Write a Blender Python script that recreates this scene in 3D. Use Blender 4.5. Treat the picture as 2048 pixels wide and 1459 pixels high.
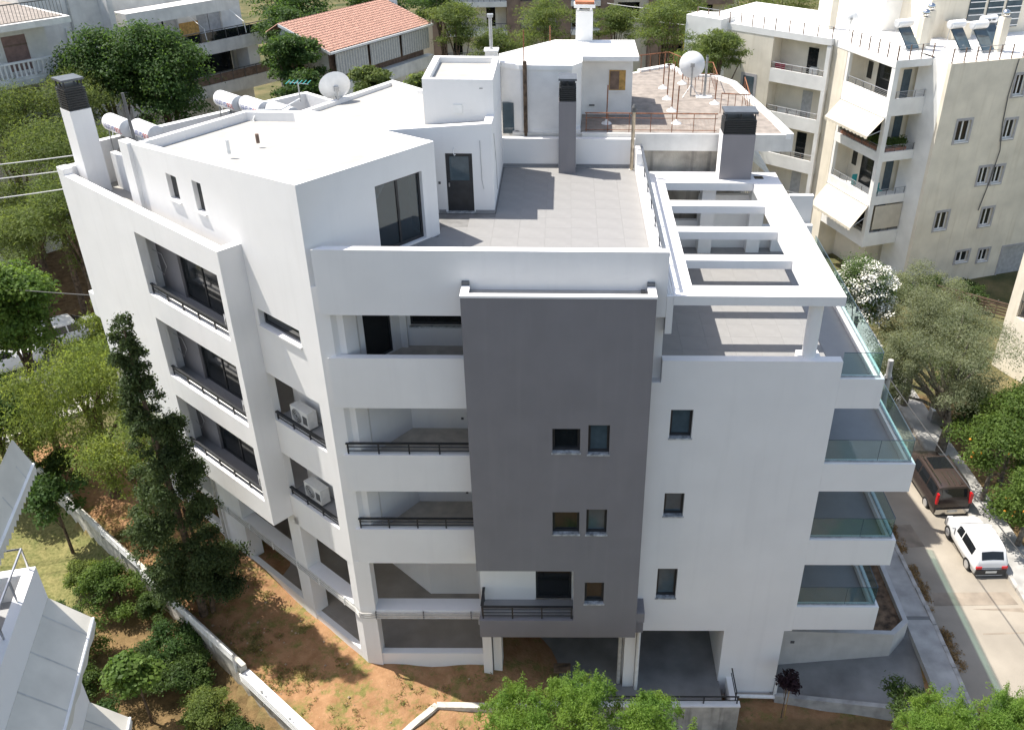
import bpy, math, random
import numpy as np
from math import radians, sin, cos, pi
random.seed(7)
scene = bpy.context.scene
for o in list(bpy.data.objects):
    bpy.data.objects.remove(o)
COL = scene.collection

# ------------------------------------------------------------------ camera, sky, sun, exposure
PITCH, ROLL, YAW, FPX = 0.5455, -0.0124, 0.0124, 1823.56
cam = bpy.data.cameras.new('camera')
camo = bpy.data.objects.new('camera', cam)
COL.objects.link(camo)
cam.sensor_width = 36.0
cam.lens = FPX / 2048 * 36
cam.shift_x = -(1147.18 - 1024) / 2048
cam.clip_end = 1000
camo.location = (0, -22, 25.9)
import mathutils
fw = mathutils.Vector((sin(YAW) * cos(PITCH), cos(YAW) * cos(PITCH), -sin(PITCH)))
rt = fw.cross(mathutils.Vector((0, 0, 1))).normalized()
dn = fw.cross(rt)
rt2 = cos(ROLL) * rt + sin(ROLL) * dn
dn2 = -sin(ROLL) * rt + cos(ROLL) * dn
M = mathutils.Matrix((rt2, -dn2, -fw)).transposed()
camo.rotation_euler = M.to_euler()
scene.camera = camo

world = bpy.data.worlds.new('World')
scene.world = world
world.use_nodes = True
wn = world.node_tree.nodes
wl = world.node_tree.links
SUNV = mathutils.Vector((-0.480, 0.192, 1.0)).normalized()
sky = wn.new('ShaderNodeTexSky')
sky.sky_type = 'NISHITA'
sky.sun_disc = False
sky.sun_elevation = math.asin(SUNV.z)
sky.sun_rotation = math.atan2(SUNV.x, SUNV.y)
sky.air_density = 1.0
sky.dust_density = 1.2
sky.ozone_density = 0.0
hz_ = wn.new('ShaderNodeMix'); hz_.data_type = 'RGBA'; hz_.blend_type = 'MULTIPLY'; hz_.inputs[0].default_value = 1.0
hz_.inputs[7].default_value = (1.0, .91, .82, 1)      # hazy summer sky, a little less blue
wl.new(sky.outputs[0], hz_.inputs[6])
wl.new(hz_.outputs[2], wn['Background'].inputs[0])
wn['Background'].inputs[1].default_value = 0.13
sun = bpy.data.lights.new('sun', 'SUN')
sun.energy = 3.7
sun.angle = radians(0.53)
sun.color = (1.0, 0.95, 0.87)
suno = bpy.data.objects.new('sun', sun)
suno.rotation_euler = SUNV.to_track_quat('Z', 'Y').to_euler()
suno.location = (-20, 10, 45)
COL.objects.link(suno)
scene.view_settings.view_transform = 'Standard'
scene.view_settings.look = 'None'
scene.view_settings.exposure = 1.13
scene.view_settings.gamma = 1.0
scene.render.engine = 'CYCLES'
scene.cycles.max_bounces = 7
scene.cycles.transparent_max_bounces = 12

# ------------------------------------------------------------------ helpers
class Fr:
    """plan frame: a along u, b along v, z up"""
    def __init__(s, ox=0, oy=0, ux=1, uy=0, oz=0):
        n = math.hypot(ux, uy)
        s.o = (ox, oy, oz); s.u = (ux / n, uy / n); s.v = (-uy / n, ux / n)
    def p(s, a, b, z):
        return (s.o[0] + s.u[0] * a + s.v[0] * b, s.o[1] + s.u[1] * a + s.v[1] * b, s.o[2] + z)
W = Fr()
ROOTLOC = {}

class MB:
    def __init__(s, fr=W):
        s.f = fr; s.v = []; s.q = []
    def pt(s, a, b, z):
        s.v.append(s.f.p(a, b, z)); return len(s.v) - 1
    def face(s, pts):
        s.q.append([s.pt(*p) for p in pts]); return s
    def box(s, a0, a1, b0, b1, z0, z1, tl=None):
        """tl: optional four top heights (a0b0,a1b0,a1b1,a0b1)"""
        t = tl or (z1, z1, z1, z1)
        i = [s.pt(a0, b0, z0), s.pt(a1, b0, z0), s.pt(a1, b1, z0), s.pt(a0, b1, z0),
             s.pt(a0, b0, t[0]), s.pt(a1, b0, t[1]), s.pt(a1, b1, t[2]), s.pt(a0, b1, t[3])]
        for q in ((3, 2, 1, 0), (4, 5, 6, 7), (0, 1, 5, 4), (1, 2, 6, 5), (2, 3, 7, 6), (3, 0, 4, 7)):
            s.q.append([i[k] for k in q])
        return s
    def prism(s, poly, z0, z1):
        """poly counter-clockwise [(a,b)], z0/z1 numbers or lists"""
        n = len(poly)
        zb = z0 if isinstance(z0, (list, tuple)) else [z0] * n
        zt = z1 if isinstance(z1, (list, tuple)) else [z1] * n
        lo = [s.pt(p[0], p[1], zb[k]) for k, p in enumerate(poly)]
        hi = [s.pt(p[0], p[1], zt[k]) for k, p in enumerate(poly)]
        s.q.append(lo[::-1]); s.q.append(hi)
        for k in range(n):
            m = (k + 1) % n
            s.q.append([lo[k], lo[m], hi[m], hi[k]])
        return s
    def wall(s, a0, a1, b0, b1, z0, z1, holes=(), topf=None):
        """wall slab with rectangular holes (ha0,ha1,hz0,hz1); topf(a) gives a sloped top"""
        As = sorted({a0, a1, *[max(a0, min(a1, h[k])) for h in holes for k in (0, 1)]})
        Zs = sorted({z0, z1, *[max(z0, min(z1, h[k])) for h in holes for k in (2, 3)]})
        zz = lambda a, z: topf(a) if (topf and z == z1) else z
        na, nz = len(As) - 1, len(Zs) - 1
        def solid(i, j):
            if i < 0 or j < 0 or i >= na or j >= nz: return False
            ca, cz = (As[i] + As[i + 1]) / 2, (Zs[j] + Zs[j + 1]) / 2
            return not any(h[0] < ca < h[1] and h[2] < cz < h[3] for h in holes)
        for i in range(na):
            for j in range(nz):
                if not solid(i, j): continue
                l, r, d, u = As[i], As[i + 1], Zs[j], Zs[j + 1]
                s.face([(l, b0, d), (r, b0, d), (r, b0, zz(r, u)), (l, b0, zz(l, u))])
                s.face([(r, b1, d), (l, b1, d), (l, b1, zz(l, u)), (r, b1, zz(r, u))])
                if not solid(i - 1, j): s.face([(l, b1, d), (l, b0, d), (l, b0, zz(l, u)), (l, b1, zz(l, u))])
                if not solid(i + 1, j): s.face([(r, b0, d), (r, b1, d), (r, b1, zz(r, u)), (r, b0, zz(r, u))])
                if not solid(i, j - 1): s.face([(l, b1, d), (r, b1, d), (r, b0, d), (l, b0, d)])
                if not solid(i, j + 1): s.face([(l, b0, zz(l, u)), (r, b0, zz(r, u)), (r, b1, zz(r, u)), (l, b1, zz(l, u))])
        return s
    def tube(s, pts, r, n=8, cap=True):
        """tube along points (frame coords); r number or list"""
        P = [np.array(s.f.p(*p)) for p in pts]
        rs = r if isinstance(r, (list, tuple)) else [r] * len(P)
        rings = []
        for k, p in enumerate(P):
            d = (P[min(k + 1, len(P) - 1)] - P[max(k - 1, 0)])
            d = d / (np.linalg.norm(d) + 1e-9)
            x = np.cross(d, (0, 0, 1.0) if abs(d[2]) < .9 else (1.0, 0, 0)); x /= np.linalg.norm(x)
            y = np.cross(d, x)
            ring = []
            for m in range(n):
                w = p + rs[k] * (cos(2 * pi * m / n) * x + sin(2 * pi * m / n) * y)
                s.v.append(tuple(w)); ring.append(len(s.v) - 1)
            rings.append(ring)
        for A, B in zip(rings, rings[1:]):
            for m in range(n):
                s.q.append([A[m], B[m], B[(m + 1) % n], A[(m + 1) % n]])
        if cap:
            s.q.append(rings[0]); s.q.append(rings[-1][::-1])
        return s
    def lathe(s, c, prof, n=16):
        """revolve (r,z) profile about vertical axis at c"""
        rings = []
        for r, z in prof:
            rings.append([s.pt(c[0] + r * cos(2 * pi * m / n), c[1] + r * sin(2 * pi * m / n), c[2] + z) for m in range(n)])
        for A, B in zip(rings, rings[1:]):
            for m in range(n):
                s.q.append([A[m], A[(m + 1) % n], B[(m + 1) % n], B[m]])
        s.q.append(rings[-1])
        return s
    def build(s, name, mat, parent=None, smooth=False, kind=None):
        me = bpy.data.meshes.new(name)
        off = ROOTLOC.get(parent.name, (0, 0, 0)) if parent else (0, 0, 0)
        me.from_pydata([(x - off[0], y - off[1], z - off[2]) for x, y, z in s.v], [], s.q)
        if smooth:
            me.shade_smooth(); me.set_sharp_from_angle(angle=radians(40))
        me.materials.append(M_[mat] if isinstance(mat, str) else mat)
        o = bpy.data.objects.new(name, me)
        COL.objects.link(o)
        if parent:
            o.parent = parent
            ROOTLOC[o.name] = off
        if kind: o['kind'] = kind
        return o

def tag(o, label, cat, group=None):
    o['label'] = label; o['category'] = cat
    if group: o['group'] = group
    return o
def thing(name, label, cat, loc=(0, 0, 0), group=None, local=False, rz=0):
    """Empty at the thing's base; local=True keeps child meshes in local coordinates"""
    o = bpy.data.objects.new(name, None)
    o.empty_display_size = .3
    COL.objects.link(o); o.location = loc; o.rotation_euler = (0, 0, rz)
    if not local: ROOTLOC[o.name] = tuple(loc)
    return tag(o, label, cat, group)
def dup(root, loc, rz, label, group=None, sc=1.0):
    r = root.copy(); COL.objects.link(r); r.location = loc; r.rotation_euler = (0, 0, rz)
    r.scale = (sc, sc, sc) if not isinstance(sc, tuple) else sc
    r['label'] = label
    if group: r['group'] = group
    for ch in list(root.children):
        c = ch.copy(); COL.objects.link(c); c.parent = r
        for g in list(ch.children):
            d = g.copy(); COL.objects.link(d); d.parent = c
    return r

# ------------------------------------------------------------------ materials
M_ = {}
def mat(name, col, rough=.85, var=.06, scale=3.0, bump=.0, bscale=60.0, metal=0.0, col2=None, island=0.0, obj_rand=0.0, spec=.5, streak=None):
    m = bpy.data.materials.new(name); m.use_nodes = True
    nt = m.node_tree; N = nt.nodes; L = nt.links
    b = N['Principled BSDF']
    b.inputs['Roughness'].default_value = rough
    b.inputs['Metallic'].default_value = metal
    b.inputs['Specular IOR Level'].default_value = spec
    tc = N.new('ShaderNodeTexCoord')
    no = N.new('ShaderNodeTexNoise'); no.inputs['Scale'].default_value = scale; no.inputs['Detail'].default_value = 6
    L.new(tc.outputs['Object'], no.inputs['Vector'])
    rp = N.new('ShaderNodeValToRGB')
    c2 = col2 or tuple(max(0, c * (1 - var * 2.2)) for c in col)
    c1 = col if col2 else tuple(min(1, c * (1 + var)) for c in col)
    rp.color_ramp.elements[0].color = (*c2, 1); rp.color_ramp.elements[0].position = .3
    rp.color_ramp.elements[1].color = (*c1, 1); rp.color_ramp.elements[1].position = .68
    L.new(no.outputs[0], rp.inputs[0])
    out = rp.outputs[0]
    if streak:
        # vertical run-off stains: noise stretched along z
        mp = N.new('ShaderNodeMapping'); mp.inputs['Scale'].default_value = (1.6, 1.6, .12)
        L.new(tc.outputs['Object'], mp.inputs[0])
        n2 = N.new('ShaderNodeTexNoise'); n2.inputs['Scale'].default_value = 2.2; n2.inputs['Detail'].default_value = 5
        L.new(mp.outputs[0], n2.inputs['Vector'])
        r2 = N.new('ShaderNodeValToRGB'); r2.color_ramp.elements[0].position = .52; r2.color_ramp.elements[1].position = .74
        L.new(n2.outputs[0], r2.inputs[0])
        mx = N.new('ShaderNodeMix'); mx.data_type = 'RGBA'
        mul = N.new('ShaderNodeMath'); mul.operation = 'MULTIPLY'; mul.inputs[1].default_value = streak[1]
        L.new(r2.outputs[0], mul.inputs[0]); L.new(mul.outputs[0], mx.inputs[0])
        L.new(out, mx.inputs[6]); mx.inputs[7].default_value = (*streak[0], 1)
        out = mx.outputs[2]
    if island or obj_rand:
        hv = N.new('ShaderNodeHueSaturation')
        if island:
            g = N.new('ShaderNodeNewGeometry'); rnd = g.outputs['Random Per Island']; amt = island
        else:
            g = N.new('ShaderNodeObjectInfo'); rnd = g.outputs['Random']; amt = obj_rand
        mr = N.new('ShaderNodeMapRange'); mr.inputs[3].default_value = 1 - amt; mr.inputs[4].default_value = 1 + amt
        L.new(rnd, mr.inputs[0]); L.new(mr.outputs[0], hv.inputs['Value'])
        L.new(out, hv.inputs['Color']); out = hv.outputs[0]
    L.new(out, b.inputs['Base Color'])
    if bump:
        bn = N.new('ShaderNodeTexNoise'); bn.inputs['Scale'].default_value = bscale; bn.inputs['Detail'].default_value = 4
        L.new(tc.outputs['Object'], bn.inputs['Vector'])
        bp = N.new('ShaderNodeBump'); bp.inputs['Strength'].default_value = bump; bp.inputs['Distance'].default_value = .02
        L.new(bn.outputs[0], bp.inputs['Height']); L.new(bp.outputs[0], b.inputs['Normal'])
    M_[name] = m
    return m

def leafmat(name, col, col2, trans=.35):
    m = mat(name, col, rough=.55, scale=.9, col2=col2, island=.34, spec=.18)
    nt = m.node_tree; N = nt.nodes; L = nt.links
    b = N['Principled BSDF']; out = N['Material Output']
    src = b.inputs['Base Color'].links[0].from_socket
    gn = N.new('ShaderNodeMix'); gn.data_type = 'RGBA'; gn.blend_type = 'MULTIPLY'; gn.inputs[0].default_value = 1.0
    gn.inputs[7].default_value = (1.55, 1.5, .85, 1); gn.clamp_result = False
    L.new(src, gn.inputs[6])
    tr = N.new('ShaderNodeBsdfTranslucent'); L.new(gn.outputs[2], tr.inputs[0])
    mx = N.new('ShaderNodeMixShader'); mx.inputs[0].default_value = trans
    L.new(b.outputs[0], mx.inputs[1]); L.new(tr.outputs[0], mx.inputs[2]); L.new(mx.outputs[0], out.inputs[0])

def clearglass(name, tint, refl=.12):
    m = bpy.data.materials.new(name); m.use_nodes = True
    nt = m.node_tree; N = nt.nodes; L = nt.links
    N.remove(N['Principled BSDF'])
    t = N.new('ShaderNodeBsdfTransparent'); t.inputs[0].default_value = (*tint, 1)
    g = N.new('ShaderNodeBsdfGlossy'); g.inputs['Roughness'].default_value = .02; g.inputs[0].default_value = (.9, .95, .95, 1)
    fr = N.new('ShaderNodeLayerWeight'); fr.inputs[0].default_value = .5
    pw_ = N.new('ShaderNodeMath'); pw_.operation = 'POWER'; pw_.inputs[1].default_value = 4.0
    ad = N.new('ShaderNodeMath'); ad.operation = 'MULTIPLY_ADD'; ad.inputs[1].default_value = .55; ad.inputs[2].default_value = refl * .4
    L.new(fr.outputs['Facing'], pw_.inputs[0]); L.new(pw_.outputs[0], ad.inputs[0])
    mx = N.new('ShaderNodeMixShader')
    L.new(ad.outputs[0], mx.inputs[0]); L.new(t.outputs[0], mx.inputs[1]); L.new(g.outputs[0], mx.inputs[2])
    L.new(mx.outputs[0], N['Material Output'].inputs[0])
    M_[name] = m

mat('white_plaster', (.79, .78, .77), .92, .016, .8, .35, 90, streak=((.66, .65, .64), .22))
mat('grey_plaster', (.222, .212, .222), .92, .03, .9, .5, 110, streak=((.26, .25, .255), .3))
mat('roof_screed', (.365, .352, .325), .9, .06, 1.8, .2, 60)
mat('aged_plaster', (.74, .72, .68), .92, .08, 1.2, .3, 60, streak=((.46, .44, .41), .25))
mat('cream_plaster', (.74, .68, .565), .92, .06, .8, .3, 60, streak=((.52, .45, .33), .35))
mat('yb_white', (.80, .79, .76), .9, .05, 1.0, .2, 60)
mat('concrete', (.40, .39, .37), .9, .16, 2.2, .4, 40)
mat('drive_concrete', (.21, .208, .2), .85, .16, .9, .35, 30)
mat('stained_concrete', (.44, .41, .36), .92, .2, 1.5, .5, 30, streak=((.09, .085, .08), .85))
mat('sill_marble', (.42, .44, .45), .35, .3, 8)
mat('tile', (.25, .245, .239), .6, .035, 2.0, .1, 40, obj_rand=.012)
mat('grout', (.2, .196, .19), .9, .1, 4)
mat('balcony_tile', (.28, .28, .285), .6, .03, 2.0, .1, 40)
mat('dark_floor', (.30, .27, .235), .85, .09, 1.2, .2, 30)
mat('beige_floor', (.46, .42, .37), .5, .1, 3)
mat('anthracite', (.022, .024, .028), .45, .15, 5)
mat('louver', (.014, .016, .018), .6, .1, 5)
mat('louver_cap', (.085, .095, .11), .5, .1, 3)
mat('steel', (.55, .55, .55), .28, .08, 4, metal=1.0)
mat('galvanised', (.42, .43, .44), .45, .12, 6, metal=.7)
mat('white_metal', (.78, .78, .77), .4, .04, 4)
mat('tank_white', (.80, .80, .80), .3, .03, 4)
mat('tank_end', (.55, .56, .57), .4, .05, 4)
mat('copper_pipe', (.50, .43, .33), .35, .15, 6, metal=.8)
mat('pvc_white', (.76, .76, .74), .45, .06, 5)
mat('pvc_grey', (.50, .49, .46), .5, .1, 5)
mat('cable_dark', (.05, .05, .05), .6)
mat('cable_light', (.46, .46, .46), .6)
mat('ac_white', (.74, .73, .70), .45, .05, 5)
mat('ac_dark', (.10, .10, .10), .6)
mat('blue_print', (.05, .08, .35), .5)
mat('red_print', (.55, .07, .06), .5)
mat('rust', (.26, .105, .05), .85, .25, 12)
mat('gravel_roof', (.27, .235, .205), .95, .14, 3.0, .5, 25)
mat('old_white', (.80, .79, .77), .92, .05, 1.5, .3, 50)
mat('window_dark', (.012, .015, .017), .08, .1, 3)
mat('window_blue', (.07, .10, .12), .06, .1, 3)
mat('shutter_grey', (.42, .42, .42), .6, .1, 4)
mat('curtain', (.60, .59, .55), .9, .1, 12)
mat('wood_panel', (.50, .30, .09), .7, .2, 6)
mat('brown_panel', (.18, .12, .09), .7, .2, 4)
mat('yb_surround', (.40, .39, .40), .85, .08, 3)
mat('awning', (.56, .51, .42), .85, .05, 2)
mat('awning_grey', (.62, .585, .51), .85, .05, 2)
mat('awning_yellow', (.75, .45, .08), .85, .08, 2)
mat('red_fabric', (.45, .02, .07), .8)
mat('teal_fabric', (.03, .30, .30), .8)
mat('roof_tile_red', (.42, .235, .175), .85, .25, 9.0, .3, 40)
mat('brown_cladding', (.27, .19, .15), .9, .12, 1.5)
mat('soilbed', (.17, .11, .065), .95, .35, 4, .6, 20)
mat('terracotta', (.42, .16, .08), .85, .2, 6)
mat('road_concrete', (.30, .265, .215), .9, .10, .55, .3, 30, streak=None)
mat('road_patch', (.27, .225, .175), .9, .14, 1.5, .3, 30)
mat('asphalt', (.09, .09, .095), .9, .15, 2, .4, 60)
mat('pavement', (.38, .37, .35), .9, .14, 1.5, .3, 40)
mat('kerb', (.40, .38, .35), .9, .15, 3)
mat('bark', (.13, .09, .06), .95, .35, 6, .8, 25)
mat('bark_grey', (.20, .17, .14), .95, .35, 6, .8, 25)
mat('planter_plaster', (.50, .49, .47), .92, .05, 2, .3, 60, streak=((.36, .34, .31), .3))
mat('field_stone', (.40, .30, .21), .95, .2, 8)
mat('rail_grey', (.60, .60, .58), .4, .06, 6)
mat('mauve_shutter', (.25, .16, .14), .7, .1, 4)
mat('car_white', (.80, .80, .80), .22, .01, 1)
mat('car_black', (.05, .036, .032), .22, .1, 1)
mat('car_glass', (.012, .014, .016), .05, .05, 1)
mat('rubber', (.015, .015, .015), .8)
mat('hubcap', (.55, .55, .56), .35, .05, 3, metal=.6)
mat('lamp_red', (.55, .01, .015), .2)
mat('lamp_white', (.7, .7, .68), .2)
mat('plate', (.7, .7, .66), .5)
mat('bumper_dark', (.035, .035, .037), .6)
mat('chrome', (.6, .6, .6), .15, .02, 3, metal=1)
mat('flower_white', (.82, .80, .72), .7, .08, 3)
mat('orange_fruit', (.70, .26, .02), .5)
mat('stone_pale', (.55, .52, .46), .9, .2, 4, .5, 30)
clearglass('balcony_glass', (.80, .90, .89), .10)
clearglass('door_glass', (.28, .42, .50), .32)
leafmat('leaf_cypress', (.066, .095, .034), (.034, .055, .02), .35)
leafmat('leaf_lime', (0.192, 0.282, 0.054), (0.117, 0.218, 0.047), 0.58)
leafmat('leaf_bright', (.145, .215, .05), (.065, .125, .03), 0.5)
leafmat('leaf_pepper', (0.195, 0.234, 0.065), (0.127, 0.178, 0.055), 0.56)
leafmat('leaf_dark', (0.074, 0.126, 0.036), (0.047, 0.094, 0.029), 0.50)
leafmat('leaf_pine', (0.150, 0.189, 0.058), (0.094, 0.135, 0.047), 0.53)
leafmat('leaf_olive', (0.223, 0.243, 0.155), (0.150, 0.176, 0.105), 0.48)
leafmat('leaf_orange', (.125, .185, .042), (.06, .105, .026), 0.48)
leafmat('leaf_purple', (.035, .016, .022), (.016, .009, .012), .3)
leafmat('leaf_hedge', (.085, .13, .034), (.042, .075, .022), 0.46)
leafmat('leaf_oleander', (0.120, 0.174, 0.066), (0.078, 0.125, 0.047), 0.48)
leafmat('dry_leaf', (.22, .14, .06), (.30, .20, .10), .2)
leafmat('grass_blade', (.15, .17, .05), (.24, .19, .08), .35)

# ground material: soil / lawn / litter (partly garden shade) mixed with mask attributes
def groundmat():
    m = bpy.data.materials.new('ground_soil'); m.use_nodes = True
    nt = m.node_tree; N = nt.nodes; L = nt.links; b = N['Principled BSDF']
    b.inputs['Roughness'].default_value = .97; b.inputs['Specular IOR Level'].default_value = .15
    tc = N.new('ShaderNodeTexCoord')
    def noise(sc, det=6, rough=.6):
        n = N.new('ShaderNodeTexNoise'); n.inputs['Scale'].default_value = sc; n.inputs['Detail'].default_value = det
        n.inputs['Roughness'].default_value = rough
        L.new(tc.outputs['Object'], n.inputs['Vector']); return n.outputs[0]
    def ramp(src, a, ca, bb, cb):
        r = N.new('ShaderNodeValToRGB'); e = r.color_ramp.elements
        e[0].position = a; e[0].color = (*ca, 1); e[1].position = bb; e[1].color = (*cb, 1)
        L.new(src, r.inputs[0]); return r.outputs[0]
    def mix(f, a, c):
        x = N.new('ShaderNodeMix'); x.data_type = 'RGBA'
        L.new(f, x.inputs[0]); L.new(a, x.inputs[6]); L.new(c, x.inputs[7]); return x.outputs[2]
    def attr(n):
        a = N.new('ShaderNodeAttribute'); a.attribute_name = n; return a.outputs['Fac']
    soil = ramp(noise(2.2, 8), .3, (.23, .125, .06), .7, (.37, .215, .115))
    peb = ramp(noise(26, 3), .66, (0, 0, 0), .74, (1, 1, 1))
    grassp = ramp(noise(1.3, 9, .8), .50, (0, 0, 0), .60, (1, 1, 1))
    gcol = ramp(noise(6, 5), .3, (.10, .115, .03), .7, (.24, .19, .07))
    stone = N.new('ShaderNodeRGB'); stone.outputs[0].default_value = (.46, .36, .26, 1)
    s1 = mix(grassp, soil, gcol)
    s1 = mix(peb, s1, stone.outputs[0])
    lawn = ramp(noise(1.6, 8), .3, (.10, .125, .035), .7, (.24, .21, .085))
    lawnd = ramp(noise(9, 4), .35, (.05, .06, .02), .62, (.27, .24, .11))
    fl = N.new('ShaderNodeMix'); fl.data_type = 'RGBA'; fl.inputs[0].default_value = .45
    L.new(lawn, fl.inputs[6]); L.new(lawnd, fl.inputs[7])
    litter = ramp(noise(3, 8), .3, (.085, .052, .026), .7, (.24, .15, .075))
    far = ramp(noise(.35, 8), .35, (.05, .065, .025), .65, (.17, .14, .07))
    c = mix(attr('soil'), far, s1)
    c = mix(attr('lawn'), c, fl.outputs[2])
    c = mix(attr('litter'), c, litter)
    L.new(c, b.inputs['Base Color'])
    bp = N.new('ShaderNodeBump'); bp.inputs['Strength'].default_value = .8; bp.inputs['Distance'].default_value = .05
    L.new(noise(9, 6), bp.inputs['Height']); L.new(bp.outputs[0], b.inputs['Normal'])
    M_['ground_soil'] = m
groundmat()

# ------------------------------------------------------------------ terrain
K = (-6.83, .1)
dL = (-.7596, .6504)
nL = (-.6504, -.7596)
LF = Fr(K[0], K[1], dL[0], dL[1])          # a = along left facade, b = outwards
def lt(x, y):
    return ((x - K[0]) * dL[0] + (y - K[1]) * dL[1], (x - K[0]) * nL[0] + (y - K[1]) * nL[1])
CP = np.array([(-6.8, -.3, .18), (-9.3, 1.6, .27), (-12.6, 4.3, .72), (-15.3, 6.6, .95), (-18, 9, 1.0), (-2.9, -.3, .15),
  (-2.5, -1.2, -.3), (-6, -3, -.1), (-9, -1, .1), (-3, -4, -.9), (2, -3, -2.4), (6, -2, -1.7), (8, -1.2, -1.4), (11, -2.2, -1.25),
  (0, -8, -2.5), (10, -8, -1.5), (-8, -8, -.6), (-13, -1.2, .3), (-16, 2, .5), (-20, 5, .8), (-24, 9, 1.0), (-26, 15, 1.0),
  (-30, 25, 1.1), (-25, 35, 1.2), (-20, 50, 1.0), (0, 20, -.6), (0, 40, -1), (0, 60, -2.5), (10, 5, -1.7), (4, 2, -1.8), (0, 5, -1.8),
  (-4, 3, .2), (6, 8, -1.8), (-8, 6, .3), (-12, 12, .6), (22, 15, -1.2), (22, 25, -1.9), (25, 35, -2.75), (30, 45, -3), (10, 80, -4),
  (-20, 80, -1), (40, 80, -4), (60, 30, -2), (-60, 30, 2), (-60, -10, 0), (60, -10, 0), (0, 130, -4), (24, 5, -.3), (24, -8, .1),
  (-14, -6, -.3), (-20, -4, -.2), (5, -5, -2.3), (-12, 8, .5), (-5, 12, -.2)])
def zr(y):
    return -.07 * min(max(y - 2, 0), 40)
def hgt(x, y):
    d = (CP[:, 0] - x) ** 2 + (CP[:, 1] - y) ** 2 + .05
    w = 1 / d ** 1.7
    h = float((w * CP[:, 2]).sum() / w.sum())
    t, o = lt(x, y)
    if o > 3.1:
        k = min(1, (o - 3.1) / .35) * min(1, max(0, (22 - t) / 8))
        h -= .75 * k
    if 12.4 < x < 21:
        k = min(1, (x - 12.4) / .6) * min(1, (21 - x) / 2)
        h = h * (1 - k) + (zr(y) - .06) * k
    return h
def axis(lo, f0, f1, hi, step, big):
    return sorted(set(np.round(np.concatenate([np.arange(lo, f0, big), np.arange(f0, f1, step), np.arange(f1, hi + big, big)]), 3)))
xs = axis(-110, -28, 22, 110, .45, 4.0)
ys = axis(-16, -9, 22, 160, .45, 4.0)
gv, gq, sa, la, li = [], [], [], [], []
nx = len(xs)
for j, y in enumerate(ys):
    for i, x in enumerate(xs):
        t, o = lt(x, y)
        gv.append((x, y, hgt(x, y) + .02 * sin(3.1 * x + y) * cos(2.3 * y)))
        s = 1.0 if (-26 < x < 13 and y < 12 and o < 3.2) else 0.0
        l = 1.0 if (o >= 3.2 and y < 11 and x > -27) else 0.0
        q = 1.0 if (x < -14 and y > 21 and y < 42) else 0.0
        if l and x > -18.0 and y < 6.0 and not (x > -12 and y < -3.2): q = .85  # litter colour here also darkens the garden in place of its shade
        if x > 18.5 and 5 < y < 20: q = .7
        if -2 < x < 13 and y < -1.3: s, q = .3, .8
        sa.append(s); la.append(l); li.append(q)
for j in range(len(ys) - 1):
    for i in range(nx - 1):
        gq.append((j * nx + i, j * nx + i + 1, (j + 1) * nx + i + 1, (j + 1) * nx + i))
gm = bpy.data.meshes.new('ground'); gm.from_pydata(gv, [], gq); gm.shade_smooth()
for nm, arr in (('soil', sa), ('lawn', la), ('litter', li)):
    a = gm.attributes.new(nm, 'FLOAT', 'POINT'); a.data.foreach_set('value', arr)
gm.materials.append(M_['ground_soil'])
ground = bpy.data.objects.new('ground', gm); COL.objects.link(ground); ground['kind'] = 'structure'

def strip(name, m, pts_l, pts_r, dz, thick=.25):
    """road-like strip; pts are (x,y,z) pairs along both edges"""
    b = MB()
    n = len(pts_l)
    for A, B, z0 in ((pts_l, pts_r, 0),):
        for k in range(n - 1):
            p = [A[k], B[k], B[k + 1], A[k + 1]]
            b.q.append([b.pt(x, y, z + dz) for x, y, z in p])
            for e0, e1 in ((A[k + 1], A[k]), (B[k], B[k + 1])):
                b.q.append([b.pt(e0[0], e0[1], e0[2] + dz), b.pt(e1[0], e1[1], e1[2] + dz), b.pt(e1[0], e1[1], e1[2] + dz - thick), b.pt(e0[0], e0[1], e0[2] + dz - thick)])
    o = b.build(name, m); o['kind'] = 'structure'; return o
Ys = list(np.arange(-16, 46, 2.0))
strip('road', 'road_concrete', [(13.98, y, zr(y)) for y in Ys], [(17.82, y, zr(y)) for y in Ys], 0.0)
rd_ = bpy.data.objects['road']
for x0, x1, y0, y1 in ((14.3, 17.6, 3.1, 3.9), (15.6, 17.75, 1.6, 3.0), (14.05, 15.2, 6.6, 8.2)):
    MB().prism([(x0, y0), (x1, y0 + .1), (x1 - .1, y1), (x0 + .15, y1 - .05)], -1, [zr(y0) + .004, zr(y0) + .004, zr(y1) + .004, zr(y1) + .004]).build('road_patch', 'road_patch', rd_)
strip('pavement', 'pavement', [(12.86, y, zr(y)) for y in Ys if y > -3], [(13.83, y, zr(y)) for y in Ys if y > -3], .10)
strip('pavement', 'pavement', [(17.97, y, zr(y)) for y in Ys], [(19.3, y, zr(y)) for y in Ys], .12)
# kerb stones along the road, one by one where they can be told apart
kerbl = strip('kerb', 'kerb', [(13.83, y, zr(y)) for y in Ys if y < -2], [(13.98, y, zr(y)) for y in Ys if y < -2], .11)
kerbr = strip('kerb', 'kerb', [(17.82, y, zr(y)) for y in Ys if y > 24], [(17.97, y, zr(y)) for y in Ys if y > 24], .13)
ksm = None
for x0, x1, par, ya, yb in ((13.83, 13.98, kerbl, -2, 20), (17.82, 17.97, kerbr, -4, 24)):
    y = ya
    while y < yb:
        if ksm is None:
            k0 = MB().box(0, .15, 0, .97, -.2, .12).build('kerb_stone', 'kerb', par); ksm = k0.data; k = k0
        else:
            k = bpy.data.objects.new('kerb_stone', ksm); COL.objects.link(k); k.parent = par
        k.location = (x0, y, zr(y) + random.uniform(-.008, .008))
        y += 1.0
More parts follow.
